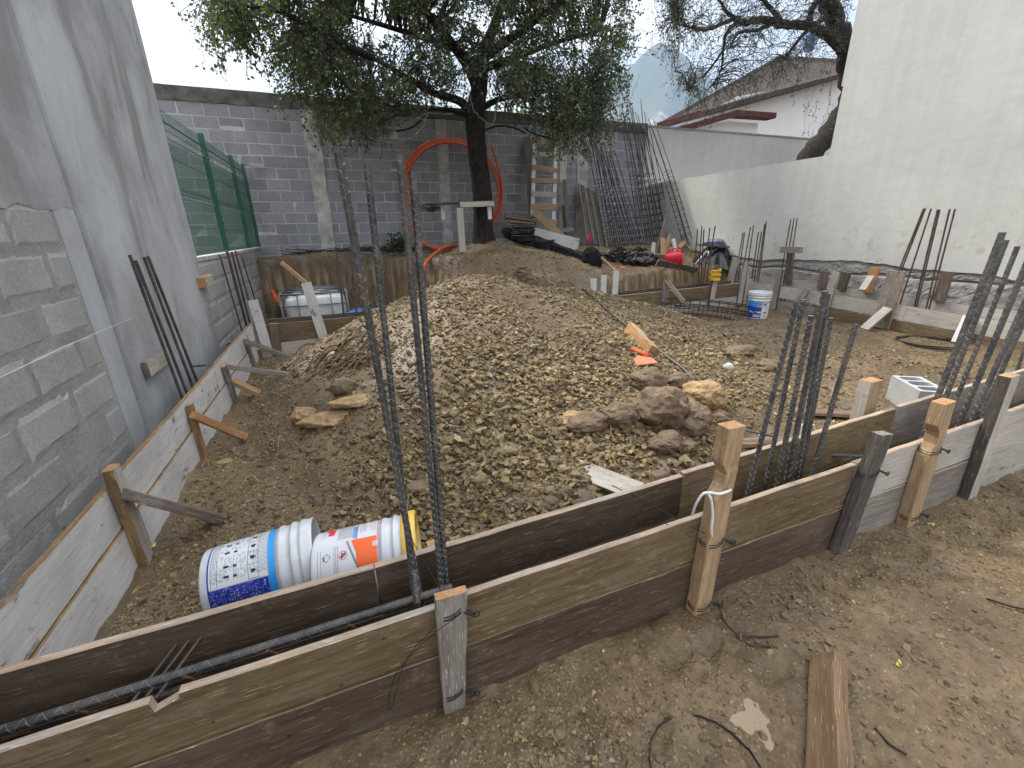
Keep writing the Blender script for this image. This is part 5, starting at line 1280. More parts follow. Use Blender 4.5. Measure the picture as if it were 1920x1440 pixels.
p0 = ony(1106, 470, 8.2); p1 = ony(1150, 505, 7.7); p2 = ony(1166, 530, 7.4)
wire('wooden_pole', curve_pts([p0, (p0+p1)/2+np.array([0, 0, .03]), p1, p2], 20), .032, simple('stripped_branch', (.30, .20, .11), .85, 0, 12, .3, .5), n=8, label='bent peeled branch leaning down the bank edge', cat='branch')
GS = 'timber scraps on the right terrace'
scr = [((1250, 411), (1232, 478), 8.6, .12, W_PURP, 'tall reddish plank standing among the scraps left of the red jug'), ((1243, 446), (1243, 476), 8.5, .12, W_TAN, 'short tan upright scrap behind the red jug'), ((1262, 448), (1268, 474), 8.5, .10, W_WHITE, 'pale purple upright scrap touching the red jug'),
       ((1256, 440), (1248, 476), 8.7, .09, W_TAN, 'tan scrap leaning left behind the jug'), ((1278, 441), (1300, 459), 8.9, .12, W_GREY, 'grey board sloping down right of the jug'), ((1285, 452), (1272, 464), 8.8, .10, W_ORNG, 'small orange scrap near the sloping grey board'),
       ((1226, 455), (1224, 476), 8.5, .08, W_PALE, 'pale upright scrap at the left of the pile'), ((1214, 481), (1262, 483), 8.1, .14, W_GREY, 'grey board lying flat left of the red jug'), ((1232, 492), (1306, 507), 7.5, .13, W_OLD, 'long dark board lying under the red jug')]
for tp, bt, y, w, m_, lab in scr: pl(tp, bt, y, y-.1, w, .03, (m_, m_, W_ORNG), lab, up=(1, 0, 0) if abs(tp[0]-bt[0]) < 25 else (0, -.5, 1), group=GS)
for k in range(26):
    a = ony(random.uniform(1205, 1300), random.uniform(466, 492), random.uniform(7.9, 8.8)); a[2] = float(terr(a[0], a[1]))+.02; an = random.uniform(0, 3.1); L = random.uniform(.1, .35)
    timber('wood_scrap', a, a+np.array([L*math.cos(an), L*math.sin(an), random.uniform(0, .08)]), .05, .025, random.choice([W_TAN, W_ORNG, W_GREY, W_PURP]), None, label='small splintered offcut scattered round the red jug', cat='wood scrap', group='offcuts round the red jug')
def jug():
    c = ony(1264, 497, 7.55); s = .20
    mb = MB(); V = []; prof = [(0, .88), (.03, 1), (.75, 1), (.93, .82), (1.0, .5)]
    n = 24
    for z, k in prof:
        for t in np.arange(n)*2*math.pi/n:
            cx_, sx_ = math.cos(t), math.sin(t); V.append((k*.17*np.sign(cx_)*abs(cx_)**.4, k*.12*np.sign(sx_)*abs(sx_)**.4, z*.27))
    f = [(i*n+j, i*n+(j+1) % n, (i+1)*n+(j+1) % n, (i+1)*n+j) for i in range(4) for j in range(n)]+[tuple(range(4*n, 5*n)), tuple(range(n))[::-1]]
    rt = Matrix.Translation(Vector(c)) @ Matrix.Rotation(R(-12), 4, 'Y') @ Matrix.Rotation(R(-35), 4, 'Z')
    root = empty('fuel_jug', c, 'bright red plastic jug on the long dark board at the bank edge', 'jug')
    mb.add(V, f); child(mb, 'jug_body', M_REDJ, root, rt, True)
    mb = MB(); mb.tube(curve_pts([(-.10, 0, .26), (-.08, 0, .33), (.04, 0, .34), (.09, 0, .26)], 14), .016, 8); child(mb, 'jug_handle', M_REDJ, root, rt, True)
    mb = MB(); mb.lathe([(.0, .30), (.035, .30), (.035, .25)], 16, c=(.12, 0, 0)); child(mb, 'jug_cap', M_REDJ, root, rt, True)
jug()
def barrow():
    c = ony(1343, 478, 7.9)
    root = empty('covered_drum', (c[0], c[1], c[2]-.4), 'drum covered with shiny black sheeting and planks in the right corner', 'drum')
    mb = MB(); mb.lathe([(.0, -.35), (.27, -.35), (.29, 0), (.29, .08), (0, .08)], 24, c=c); mb.build('drum_body', M_WIRE, root, smooth=True)
    # draped sheet
    n, k = 60, 12; V = []
    for j in range(k):
        t = j/(k-1)
        for i in range(n):
            a = i*2*math.pi/n; rr = .30*min(1, t*2.2)+max(0, t-.45)*.42*(1+.25*math.sin(a*7+1.5)+.15*math.sin(a*13)); z = .16*(1-min(1, t*2.2)**2)*1+.10-max(0, t-.42)*.62*(1+.12*math.sin(a*3))
            V.append((c[0]+rr*1.15*math.cos(a), c[1]+rr*math.sin(a), c[2]+z))
    mb = MB(); mb.add(V, [(j*n+i, j*n+(i+1) % n, (j+1)*n+(i+1) % n, (j+1)*n+i) for j in range(k-1) for i in range(n)]); mb.build('sheeting', M_BAG, root, smooth=True)
    blob('bundle', ony(1340, 456, 7.9), (.25, .2, .10), simple('sheet_bluegrey', (.13, .16, .22), .35, 0, 7, .4, .3), 21, .2, crease=.08, label='blue grey plastic bundle on top of the covered drum', cat='bundle')
    pl((1307, 459), (1365, 463), 7.75, 7.6, .04, .12, (W_OLD, W_GREY, W_GREY), 'old plank laid over the covered drum', up=(0, 0, 1))
barrow()
def bench():
    root = empty('plank_table', ony(890, 430, 8.2), 'rough plank table nailed against the tree trunk', 'table')
    z = ony(890, 383, 8.3)[2]
    A = ony(862, 384, 8.2); B = ony(926, 382, 8.2); timber('top_board', A, B, .09, .04, (W_PALE, W_GREY, W_OLD), root)
    A = ony(795, 383, 8.6); B = ony(930, 378, 8.6); timber('top_board', A, B, .03, .35, (W_OLD, W_OLD, W_OLD), root)
    timber('leg', ony(867, 472, 8.18), ony(862, 390, 8.18), .13, .035, (W_PALE, W_GREY, W_GREY), root, up=(1, 0, 0))
    timber('leg', ony(919, 411, 8.25), ony(917, 388, 8.25), .08, .03, (W_WHITE, W_GREY, W_GREY), root, up=(1, 0, 0))
    timber('leg', ony(831, 412, 8.6), ony(829, 384, 8.6), .08, .03, (W_WHITE, W_GREY, W_GREY), root, up=(1, 0, 0))
bench()
pl((468, 308), (494, 312), 10.5, 10.5, .07, .03, (W_PALE, W_PALE, W_PALE), 'small pale board fixed high on the block wall beside the green fence', up=(0, 0, 1))
o_ = onx(382, 529, XL+.06); timber('wood_offcut', o_-np.array([0, .10, 0]), o_+np.array([0, .24, .01]), .10, .08, (W_PALE, W_TAN, W_ORNG), None, label='small wood chunk stuck to the low wall under the green fence', cat='wood offcut')
A = onx(274, 694, XL+.05); B = onx(318, 660, XL+.05); timber('wood_offcut', A, B, .11, .035, (W_PALE, W_GREY, W_PURP), None, label='mortar-crusted board nailed to the left wall beside the four rusty bars', cat='wood offcut')
rebar(onx(425, 646, XL+.03), onx(438, 642, XF-.02), .008, False, 'short bar poking out of the left wall, farther one', 'bar ends in the left wall', name='rebar')
rebar(onx(361, 687, XL+.03), onx(385, 685, XF-.02), .008, False, 'short bar poking out of the left wall, nearer one', 'bar ends in the left wall', name='rebar')
wire('string_line', [onx(0, 708, XL+.03), onx(120, 650, XL+.04), onx(248, 596, XL+.05)], .0016, M_CORD, label='white mason string stretched along the left block wall', cat='string')
# foreground timber
A = onz(1552, 1238, .035); B = onz(1556, 1470, .05); timber('timber_offcut', A, A+(B-A)*1.35, .095, .06, (W_OAK, W_OAK, W_OAK), None, up=(.9, .3, .25), label='brown timber piece lying on the mud in the lower right foreground', cat='timber', jit=.004)
timber('plank', onz(1063, 872, .10), onz(1200, 925, .12), .045, .12, (W_GREY, W_PALE, W_GREY), None, up=(-.4, -.5, 1), label='grey plank end sloping from the heap onto the inner form', cat='plank')
timber('plank', onz(1290, 834, .04), onz(1500, 826, .05), .03, .10, (W_ORNG, W_PURP, W_PURP), None, label='thin reddish plank lying behind the tall notched stake', cat='plank')
timber('plank', onz(1478, 770, .03), onz(1690, 782, .03), .03, .10, (W_ORNG, W_PURP, W_PURP), None, label='long reddish plank lying in front of the hollow block', cat='plank')
c = onz(1745, 640, .03); torus_coil('wire_ring', c-np.array([0, 0, .03]), .34, .0045, 6, .035, M_WIRE, jitter=.03, label='black wire ring lying flat on the right part of the lot', cat='wire ring')
c = onz(1325, 1450, .01); torus_coil('wire_ring', c, .16, .0025, 2, .008, M_WIRE, label='thin wire loop on the mud at the bottom edge', cat='wire ring')
# twigs and wires in the near mud
for k, P in enumerate([[(1350, 1145), (1362, 1170), (1385, 1192)], [(1392, 1193), (1430, 1194), (1460, 1193)], [(1400, 1208), (1440, 1212), (1458, 1215)], [(1640, 1365), (1668, 1395), (1700, 1415)], [(1850, 1122), (1890, 1135), (1920, 1142)]]):
    wire('twig', curve_pts([onz(*q_, .012) for q_ in P], 12), .004, M_WIRE if k > 2 else M_TWIG, label='thin dark stick pressed into the wet mud in the foreground', cat='twig', group='sticks in the near mud')
# puddle
mb = MB(); c = onz(1428, 1338, 0); pts = []
for t in np.arange(40)*2*math.pi/40:
    r_ = .085*(1+.32*math.sin(2*t+.6)+.15*math.sin(5*t)+.08*math.sin(9*t+2)); pts.append((c[0]+r_*math.cos(t)*1.1, c[1]+r_*math.sin(t)*.9, 0.0))
lvl = float(np.percentile(terr(np.array([p[0] for p in pts]), np.array([p[1] for p in pts])), 30))-.001
mb.add([(a, b, lvl) for a, b, _ in pts], [tuple(range(40))]); o = mb.build('puddle', M_PUD); tag(o, kind='structure')

# wire ties across the trench
for (x0, x1) in ((1.0, 1.17), (1.9, 2.17), (2.75, 2.72), (.12, .19)):
    wire('tie_wire', curve_pts([(x0, 1.37, .44), ((x0+x1)/2, 1.2, .42), (x1, 1.0, .40)], 14), .0018, label='thin black wire crossing the front trench between stakes', cat='wire', group='wires across the front trench')

# ------------------------------------------------------------------ green fence
def fence():
    root = empty('mesh_fence', (XL, 8, 1.3), 'dark green welded mesh fence with shade net on the low wall', 'fence')
    x = XL-.03; z0 = 1.33
    def zt(y): return float(np.interp(y, [5.6, 10.9], [2.70, 2.80]))
    posts = [5.62, 7.32, 9.25, 10.45]
    for y in posts[1:]:
        mb = MB(); mb.box((x+.02, y, (z0+zt(y)+.05)/2), (.055, .06, zt(y)+.05-z0)); mb.build('post', M_GREEN, root)
        for zc in (1.7, 2.1, 2.5):
            mb = MB(); mb.box((x+.052, y, zc), (.012, .10, .025)); mb.build('clamp', M_GALV if y < 8 and zc > 2 else M_GREEN, root)
    mb = MB(); ys = np.arange(5.62, 10.45, .052)
    bends = [(1.95, .035), (zt(7)-.16, .05)]
    for y in ys:
        zs = np.array([z0, 1.90, 1.93, 1.97, 2.0, zt(y)-.24, zt(y)-.20, zt(y)-.13, zt(y)-.09, zt(y)+.02]); xo = np.array([0, 0, .035, .035, 0, 0, .045, .045, 0, 0])
        mb.tube(np.stack([x+xo, np.full(10, y), zs], 1), .0028, 4, cap=False)
    o = mb.build('vertical_wires', M_GREEN, root); o['kind'] = 'stuff'
    mb = MB()
    for k, (dz, xo) in enumerate(((1.36, .006), (1.62, .006), (1.90, .006), (1.935, .041), (1.965, .041), (2.0, .006), (2.28, .006))): mb.tube([(x+xo, 5.6, dz), (x+xo, 10.45, dz+.02)], .0036, 5)
    for off, xo in ((-.24, .006), (-.20, .05), (-.13, .05), (-.09, .006)): mb.tube([(x+xo, 5.6, zt(5.6)+off), (x+xo, 10.45, zt(10.45)+off)], .0036, 5)
    mb.build('horizontal_wires', M_GREEN, root)
    mb = MB(); n = 30; V = []
    for i in range(n):
        y = 5.62+(10.45-5.62)*i/(n-1)
        for z in (z0, 2.0, zt(y)-.26): V.append((x-.03+.012*math.sin(i*1.3+z*3), y, z))
    mb.add(V, [(3*i+j, 3*i+3+j, 3*i+4+j, 3*i+1+j) for i in range(n-1) for j in range(2)]); mb.build('shade_net', M_NET, root)
fence()

# ------------------------------------------------------------------ house behind
def house():
    root = empty('house', (22, 19, -.5), 'white house with brown tiled roof and maroon eaves beyond the white garden wall', 'house')
    Yh = 18.
    def Q(px, py, y=Yh): return ony(px, py, y)
    # main gable mass
    a = Q(1270, 236); rt = Q(1458, 112); r2 = Q(1580, 118); e2 = Q(1580, 138); e1 = Q(1393, 188); w0 = Q(1275, 240)
    mb = MB(); lx = Q(1300, 230)[0]; rx = Q(1640, 150)[0]+4
    V = [(lx, Yh+.4, -.7), (rx, Yh+.4, -.7), (rx, Yh+.4, e2[2]+1.2), (e1[0], Yh+.4, e1[2]+.25), (lx, Yh+.4, Q(1300, 226)[2]), (lx, Yh+9, -.7), (rx, Yh+9, -.7), (rx, Yh+9, e2[2]-.5), (lx, Yh+9, a[2])]
    mb.add(V, [(0, 1, 2, 3, 4), (1, 6, 7, 2), (0, 4, 8, 5), (5, 8, 7, 6)]); mb.build('wall', M_HWALL, root)
    # roof slab: eave line (low) to ridge (farther back, higher), with thickness
    E0 = Q(1238, 232); E1 = Q(1393, 186, Yh-.3); E2 = Q(1600, 132, Yh-.3)
    G0 = ony(1240, 228, Yh+2); G1 = ony(1462, 104, Yh+5); G2 = ony(1600, 112, Yh+5)
    mb = MB(); t = np.array([0, 0, -.22]); P = [E0, E1, E2, G2, G1, G0]
    mb.add(P+[p+t for p in P], [(0, 1, 2, 3, 4, 5), (11, 10, 9, 8, 7, 6)]+[(i, 6+i, 6+(i+1) % 6, (i+1) % 6) for i in range(6)]); mb.build('roof', M_ROOF, root)
    def trim(p, q, w, y): 
        timber('eave_trim', Q(*p, y), Q(*q, y), w, .3, (M_RTRIM, M_RTRIM, M_RTRIM), root, jit=0, seg=2)
    trim((1236, 233), (1310, 212), .16, Yh-.4); 
    # front annex with maroon eave
    b0 = Q(1300, 262, Yh-2); b1 = Q(1374, 224, Yh-2.5); b2 = Q(1441, 229, Yh-2.5)
    mb = MB(); V = [(b1[0]-6, Yh-2, -.7), (b1[0]+.0, Yh-2.2, -.7), (b2[0]-.25, Yh-2.2, -.7), (b2[0]-.25, Yh+.4, -.7)]
    hh = [Q(1290, 250, Yh-2)[2]-.6, b1[2], b2[2], b2[2]]
    mb.add(V+[(v[0], v[1], h) for v, h in zip(V, hh)], [(0, 1, 5, 4), (1, 2, 6, 5), (2, 3, 7, 6), (4, 5, 6, 7)]); mb.build('annex_wall', M_HWALL, root)
    timber('eave_trim', Q(1276, 243, Yh-2.4), Q(1376, 214, Yh-2.5), .22, .5, (M_RTRIM,)*3, root, jit=0, seg=2)
    timber('eave_trim', Q(1372, 214, Yh-2.5), Q(1446, 219, Yh-2.5), .20, .5, (M_RTRIM,)*3, root, jit=0, seg=2)
house()
bl_ = ony(1519, 77, 30); blob('balloon', bl_, (.5, .5, .8), M_GBAL, 4, .03, 3, label='distant blue balloon-shaped object seen in the sky under the dark limb', cat='balloon', flat=False)

# ------------------------------------------------------------------ trees
def branch_path(p, q, n, sag=0., wig=.04, seed=0):
    r = np.random.default_rng(seed); p = np.array(p, float); q = np.array(q, float); L = np.linalg.norm(q-p)
    t = np.linspace(0, 1, n)[:, None]; pts = p+(q-p)*t
    w = np.cumsum(r.normal(0, 1, (n, 3)), 0); w -= w[0]; w = w-t*w[-1]
    pts = pts+w*wig*L/math.sqrt(n); pts[:, 2] += (sag*4*t*(1-t))[:, 0]*L
    return pts
def leaves_mesh(name, C, size, mat, seed, droop=.3, aspect=.38):
    """C: (N,3) leaf bases; a folded-quad leaf each"""
    r = np.random.default_rng(seed); N = len(C)
    d = r.normal(0, 1, (N, 3)); d[:, 2] = d[:, 2]*.6-droop; d /= np.linalg.norm(d, axis=1)[:, None]
    u = r.normal(0, 1, (N, 3)); s = np.cross(d, u); s /= np.linalg.norm(s, axis=1)[:, None]+1e-9
    L = size*r.uniform(.55, 1.25, (N, 1)); W = L*aspect
    V = np.stack([C, C+d*L*.5+s*W, C+d*L, C+d*L*.5-s*W], 1).reshape(-1, 3)
    Fq = np.arange(4*N).reshape(-1, 4); return quick_mesh(name, V, Fq, mat)
def tree1():
    root = empty('tree', (2.88, 8.8, 1.2), 'leafy evergreen tree with dark leaning trunk in front of the block wall', 'tree')
    Yt = 8.8
    tr = [ony(908, 470, Yt), ony(906, 420, Yt), ony(902, 340, Yt), ony(893, 270, Yt), ony(892, 215, Yt), ony(900, 150, Yt), ony(905, 90, Yt-.1)]
    P = curve_pts(tr, 40); n = len(P); rad = np.interp(np.linspace(0, 1, n), [0, .06, .15, .5, .65, 1], [.34, .245, .20, .175, .185, .10])
    th_n = 18; mb = MB(); mb.tube(P, rad, th_n)
    V = mb.v[0]; ang = np.tile(np.arange(th_n), n); hh = V[:, 2]
    V += (fbm(V[:, 0]*14+V[:, 1]*9, hh*5, 4, 4, .6)[:, None])*.05*(V-np.repeat(P, th_n, 0))/.22*1.0
    mb.build('trunk', M_BARK, root, smooth=True)
    top = P[-1]; fork = ony(893, 215, Yt)
    limbs = []
    def limb(pts, r0, r1, nm='limb'):
        Q = curve_pts(pts, 30); mb = MB(); mb.tube(Q, np.linspace(r0, r1, len(Q)), 8); mb.build(nm, M_BARK, root, smooth=True); limbs.append(Q)
    Z = lambda px, py, y: ony(px, py, y)
    limb([Z(890, 218, Yt), Z(862, 190, Yt-.2), Z(815, 175, Yt-.4), Z(770, 150, Yt-.6), Z(700, 110, Yt-.9), Z(620, 90, Yt-1.1)], .085, .02)
    limb([Z(888, 222, Yt), Z(860, 212, Yt+.1), Z(835, 206, Yt+.3), Z(760, 205, Yt+.5)], .055, .015)
    limb([Z(898, 205, Yt), Z(940, 185, Yt-.2), Z(990, 178, Yt-.4), Z(1050, 165, Yt-.6), Z(1110, 150, Yt-.7)], .06, .015)
    limb([Z(900, 190, Yt), Z(880, 130, Yt-.3), Z(830, 60, Yt-.6), Z(760, -20, Yt-.8), Z(690, -110, Yt-.9)], .11, .03)
    limb([Z(905, 100, Yt), Z(930, 40, Yt), Z(960, -60, Yt), Z(980, -180, Yt)], .11, .03)
    limb([Z(905, 110, Yt), Z(960, 70, Yt-.5), Z(1030, 20, Yt-.9), Z(1120, -40, Yt-1.0)], .09, .03)
    limb([Z(900, 130, Yt), Z(850, 90, Yt+.6), Z(760, 60, Yt+1.0), Z(660, 30, Yt+1.1)], .08, .03)
    limb([Z(900, 130, Yt), Z(960, 110, Yt+.5), Z(1040, 80, Yt+1.0), Z(1120, 60, Yt+1.1)], .08, .03)
    limb([Z(700, 110, Yt-.9), Z(600, 60, Yt-1.2), Z(520, 20, Yt-1.3), Z(440, 10, Yt-1.3)], .05, .015)
    limb([Z(760, -20, Yt-.8), Z(640, -60, Yt-1.0), Z(520, -70, Yt-1.1)], .05, .015)
    LP = np.concatenate(limbs)
    r = np.random.default_rng(21); cl = []; tries = 0
    # crown envelope described by its outline in the survey view at the crown's own distance, several depths
    xs_ = [385, 430, 500, 560, 620, 680, 740, 800, 850, 900, 950, 1010, 1060, 1110, 1150, 1185, 1205]
    lo = [45, 105, 150, 190, 245, 272, 215, 196, 190, 185, 195, 232, 280, 268, 225, 125, 70]
    hi = [10, -60, -160, -230, -260, -300, -320, -330, -330, -330, -330, -320, -300, -270, -220, -120, 10]
    while len(cl) < 1750 and tries < 60000:
        tries += 1
        px = r.uniform(385, 1205); dy = r.uniform(-1.0, 1.0); y = Yt+dy*1.75
        l_ = np.interp(px, xs_, lo)+r.normal(0, 9); h_ = np.interp(px, xs_, hi); py = l_-(l_-h_)*r.uniform(0, 1)**1.15
        if abs(dy) > .45 and py > l_-35: continue
        edge = min(px-385, 1205-px)/200
        gap = vnoise(np.array(px/52.), np.array(py/46.+dy*2), 5)
        if gap < (.40 if not 740 < px < 1010 else .26): continue
        if py > -40 and r.random() > (.35+.65*min(1, edge*1.25)): continue
        if y > 10.35 and py > 170: continue
        cl.append(ony(px, py, y))
    cl = np.array(cl)
    mbt = MB(); C = []; C3 = []
    for k, c in enumerate(cl):
        d = np.linalg.norm(LP-c, axis=1); j = np.argmin(d+.25*np.maximum(0, LP[:, 2]-c[2]))
        b = LP[j]; L = d[j]
        if L > 2.6: continue
        Q = branch_path(b, c, 7, .10, .16, k); mbt.tube(Q, np.linspace(.006+.006*L, .0035, 7), 4, cap=False)
        for _ in range(4):
            e = c+np.array([r.normal(0, .14), r.normal(0, .14), r.normal(-.10, .12)]); Q2 = branch_path(Q[4], e, 5, .03, .2, k*7+_)
            mbt.tube(Q2, .0042, 3, cap=False)
            m_ = r.integers(6, 17); t = r.uniform(.15, 1.05, m_); ii = np.clip((t*4).astype(int), 0, 3)
            pts = Q2[ii]+(Q2[ii+1]-Q2[ii])*(t*4-ii)[:, None]+r.normal(0, .028, (m_, 3)); C.append(pts)
    # drooping shoots low on both sides
    for (px0, px1, py0, py1, n_) in ((590, 705, 165, 290, 110), (1000, 1145, 175, 305, 230), (1090, 1150, 150, 270, 60), (950, 1010, 150, 250, 60), (720, 800, 160, 215, 26), (1120, 1190, 60, 240, 40), (385, 560, 20, 150, 110), (560, 640, 100, 210, 50)):
        for k in range(n_):
            px = r.uniform(px0, px1); py = r.uniform(py0, py1); y = r.uniform(Yt-1.6, Yt-.2); e = ony(px, py, y); s = ony(px+r.normal(0, 22), py-r.uniform(40, 110), y+.1)
            Q = branch_path(s, e, 7, .05, .16, k+int(px)); mbt.tube(Q, .0035, 3, cap=False)
            m_ = r.integers(10, 26); t = r.uniform(.1, 1, m_); ii = np.clip((t*6).astype(int), 0, 5)
            C.append(Q[ii]+(Q[ii+1]-Q[ii])*(t*6-ii)[:, None]+r.normal(0, .03, (m_, 3)))
    o = mbt.build('twigs', M_TWIG, root); o['kind'] = 'stuff'
    C = np.concatenate(C); k = int(len(C)*.93); idx = r.permutation(len(C))
    for nm, ids, mt in (('leaves', idx[:k], M_LEAF), ('leaves', idx[k:], M_LEAF3)):
        o = bpy.data.objects.new(nm, leaves_mesh(nm, C[ids], .056, mt, 3)); COL.objects.link(o); put(o, root, Matrix.Identity(4)); o['kind'] = 'stuff'
    # bare pale twisted vines
    for k, P_ in enumerate([[(850, 215), (800, 212), (770, 232), (735, 240), (700, 240), (690, 220)], [(700, 205), (690, 250), (720, 266), (760, 262), (790, 240), (800, 215)], [(880, 160), (886, 200), (905, 225), (925, 232), (935, 190)], [(985, 95), (975, 130), (960, 165), (940, 175), (925, 215)], [(680, 190), (660, 225), (640, 250), (600, 262)], [(1000, 150), (985, 185), (950, 200), (930, 205)]]):
        mb = MB(); Q = curve_pts([ony(*q_, Yt-.9-.1*(k % 3)) for q_ in P_], 30); Q += np.random.default_rng(k).normal(0, .012, Q.shape); mb.tube(Q, .007, 5); mb.build('bare_vine', M_TWIGP, root, smooth=True)
    for k, P_ in enumerate([[(905, 245), (935, 236), (965, 240), (985, 250)], [(985, 240), (1000, 250), (1040, 262)], [(742, 246), (770, 240), (790, 225)]]):
        mb = MB(); mb.tube(curve_pts([ony(*q_, Yt-.3) for q_ in P_], 16), .016, 6); mb.build('limb', M_BARK, root, smooth=True)
    print('leaves', len(C))
tree1()
def tree2():
    Yt = 9.4
    base = ony(1530, 300, Yt); root = empty('tree', (base[0]-.1, Yt, -.7), 'sparse drooping tree with black limbs behind the right white wall', 'tree')
    Z = lambda px, py, dy=0: ony(px, py, Yt+dy)
    limbs = []
    def limb(pts, r0, r1, nm='limb', sides=9, keep=True):
        Q = curve_pts(pts, 36); Q += np.random.default_rng(int(r0*1000)).normal(0, r0*.10, Q.shape); mb = MB(); mb.tube(Q, np.linspace(r0, r1, len(Q)), sides); mb.build(nm, M_BARK, root, smooth=True)
        if keep: limbs.append(Q)
    g = Z(1500, 330); g[2] = -.7; g[0] -= .5
    limb([g, Z(1505, 320), Z(1545, 262), Z(1590, 190), Z(1592, 130), Z(1582, 80), Z(1562, 30), Z(1545, -30)], .30, .19, 'trunk', 14, False)
    limb([Z(1590, 110), Z(1572, 84), Z(1545, 62), Z(1515, 48), Z(1470, 46), Z(1430, 38), Z(1395, 42), Z(1378, 34)], .14, .055)
    limb([Z(1378, 34), Z(1350, 46), Z(1322, 56), Z(1290, 50), Z(1268, 44)], .05, .015)
    limb([Z(1378, 34), Z(1360, 20), Z(1352, 5), Z(1330, -20)], .045, .02)
    limb([Z(1385, 38), Z(1362, 62), Z(1356, 95), Z(1352, 130), Z(1336, 160)], .045, .012)
    limb([Z(1450, 42), Z(1420, 56), Z(1385, 62), Z(1368, 90)], .05, .02)
    limb([Z(1565, 22), Z(1540, 38), Z(1510, 60), Z(1480, 98), Z(1470, 108)], .06, .02)
    limb([Z(1515, 48), Z(1522, 20), Z(1538, -10), Z(1545, -60)], .08, .05)
    limb([Z(1470, 46), Z(1440, 10), Z(1400, -30), Z(1340, -70)], .06, .02)
    limb([Z(1540, -20), Z(1480, -60), Z(1400, -110), Z(1300, -120)], .10, .02)
    limb([Z(1356, 95), Z(1330, 130), Z(1315, 145), Z(1290, 170)], .025, .01)
    LP = np.concatenate(limbs); r = np.random.default_rng(4)
    mb = MB(); C = []
    xs_ = [1225, 1250, 1290, 1330, 1380, 1430, 1480, 1520, 1560, 1600]; lo = [60, 140, 215, 228, 205, 185, 165, 150, 110, 60]
    n = 0; t_ = 0
    while n < 1000 and t_ < 14000:
        t_ += 1; px = r.uniform(1222, 1600); l_ = np.interp(px, xs_, lo); py = l_-(l_+130)*r.uniform(0, 1)**1.0; e = Z(px, py, r.uniform(-1.2, 1.2))
        d = np.linalg.norm(LP-e, axis=1); j = np.argmin(d+.5*np.maximum(0, e[2]-LP[:, 2]+.1)); 
        if d[j] > 1.9: continue
        Q = branch_path(LP[j], e, 9, .16, .12, t_); mb.tube(Q, np.linspace(.004+.005*d[j], .0028, 9), 4, cap=False); n += 1
        for _ in range(3):
            s = Q[r.integers(4, 9)]; q2 = s+np.array([r.normal(0, .10), r.normal(0, .1), -r.uniform(.08, .42)]); Q2 = branch_path(s, q2, 5, 0, .15, t_+_); mb.tube(Q2, .0024, 3, cap=False)
            m_ = r.integers(1, 7); t = r.uniform(.1, 1, m_); ii = np.clip((t*4).astype(int), 0, 3); C.append(Q2[ii]+(Q2[ii+1]-Q2[ii])*(t*4-ii)[:, None]+r.normal(0, .02, (m_, 3)))
    # hanging shoots beside the building edge
    for k in range(34):
        px = r.uniform(1505, 1562); py = r.uniform(130, 290); s = Z(px+r.uniform(0, 30), py-r.uniform(20, 60), -.8); e = Z(px, py, -.8); Q = branch_path(s, e, 6, .06, .15, k); mb.tube(Q, .003, 3, cap=False)
        m_ = r.integers(3, 9); t = r.uniform(.1, 1, m_); ii = np.clip((t*5).astype(int), 0, 4); C.append(Q[ii]+(Q[ii+1]-Q[ii])*(t*5-ii)[:, None]+r.normal(0, .03, (m_, 3)))
    o = mb.build('twigs', M_TWIG, root); o['kind'] = 'stuff'
    C = np.concatenate(C); o = bpy.data.objects.new('leaves', leaves_mesh('leaves', C, .055, M_LEAF2, 8, .6, .26)); COL.objects.link(o); put(o, root, Matrix.Identity(4)); o['kind'] = 'stuff'
    print('leaves2', len(C))
tree2()
def bush(name, c, rx, ry, rz, n, mat, size, label, cat, seed, stems=14, aspect=.35, group=None):
    r = np.random.default_rng(seed); root = empty(name, (c[0], c[1], c[2]), label, cat, group); mb = MB(); C = []
    for k in range(stems):
        a = r.uniform(0, 6.28); q = r.uniform(0, 1)**.5; e = np.array(c)+np.array([rx*q*math.cos(a), ry*q*math.sin(a), rz*r.uniform(.5, 1)*(1-.4*q)]); Q = branch_path(c, e, 7, .05, .12, seed+k); mb.tube(Q, .004+.004*rz, 4)
        m_ = n//stems; t = r.uniform(.25, 1, m_); ii = np.clip((t*6).astype(int), 0, 5); C.append(Q[ii]+(Q[ii+1]-Q[ii])*(t*6-ii)[:, None]+r.normal(0, .09*max(rx, rz), (m_, 3)))
    mb.build('stems', M_TWIG, root); C = np.concatenate(C); o = bpy.data.objects.new('foliage', leaves_mesh('foliage', C, size, mat, seed, .1, aspect)); COL.objects.link(o); put(o, root, Matrix.Identity(4)); o['kind'] = 'stuff'
c = ony(745, 445, 10.3); bush('weed', (c[0], c[1], 1.14), .30, .2, .50, 260, M_LEAF, .09, 'small leafy weed growing at the foot of the block wall', 'weed', 5)
c = ony(828, 492, 8.0); c[2] = float(terr(c[0], c[1])); bush('weed', c, .18, .12, .20, 220, M_LEAF3, .04, 'little bright green weed on the terrace edge under the conduit', 'weed', 6)
c = ony(808, 385, 9.6); bush('weed', (c[0], c[1], c[2]-.12), .32, .12, .18, 200, M_LEAF, .05, 'dark green sprig growing over the left end of the plank table', 'weed', 7)
for k, (px, py, w, h) in enumerate(((800, 190, 1.6, 1.3), (1110, 215, 1.3, 1.6), (960, 190, 1.4, 1.2))):
    c = ony(px, py, 12.2); bush('shrub', (c[0], 12.2, c[2]-h*.95), w, .8, h*1.25, 2600, M_LEAF3 if k != 1 else M_LEAF, .085, ['light green shrub beyond the block wall left of the trunk', 'green shrub beyond the block wall near the cages', 'shrub beyond the block wall right of the trunk'][k], 'shrub', 40+k, 40)
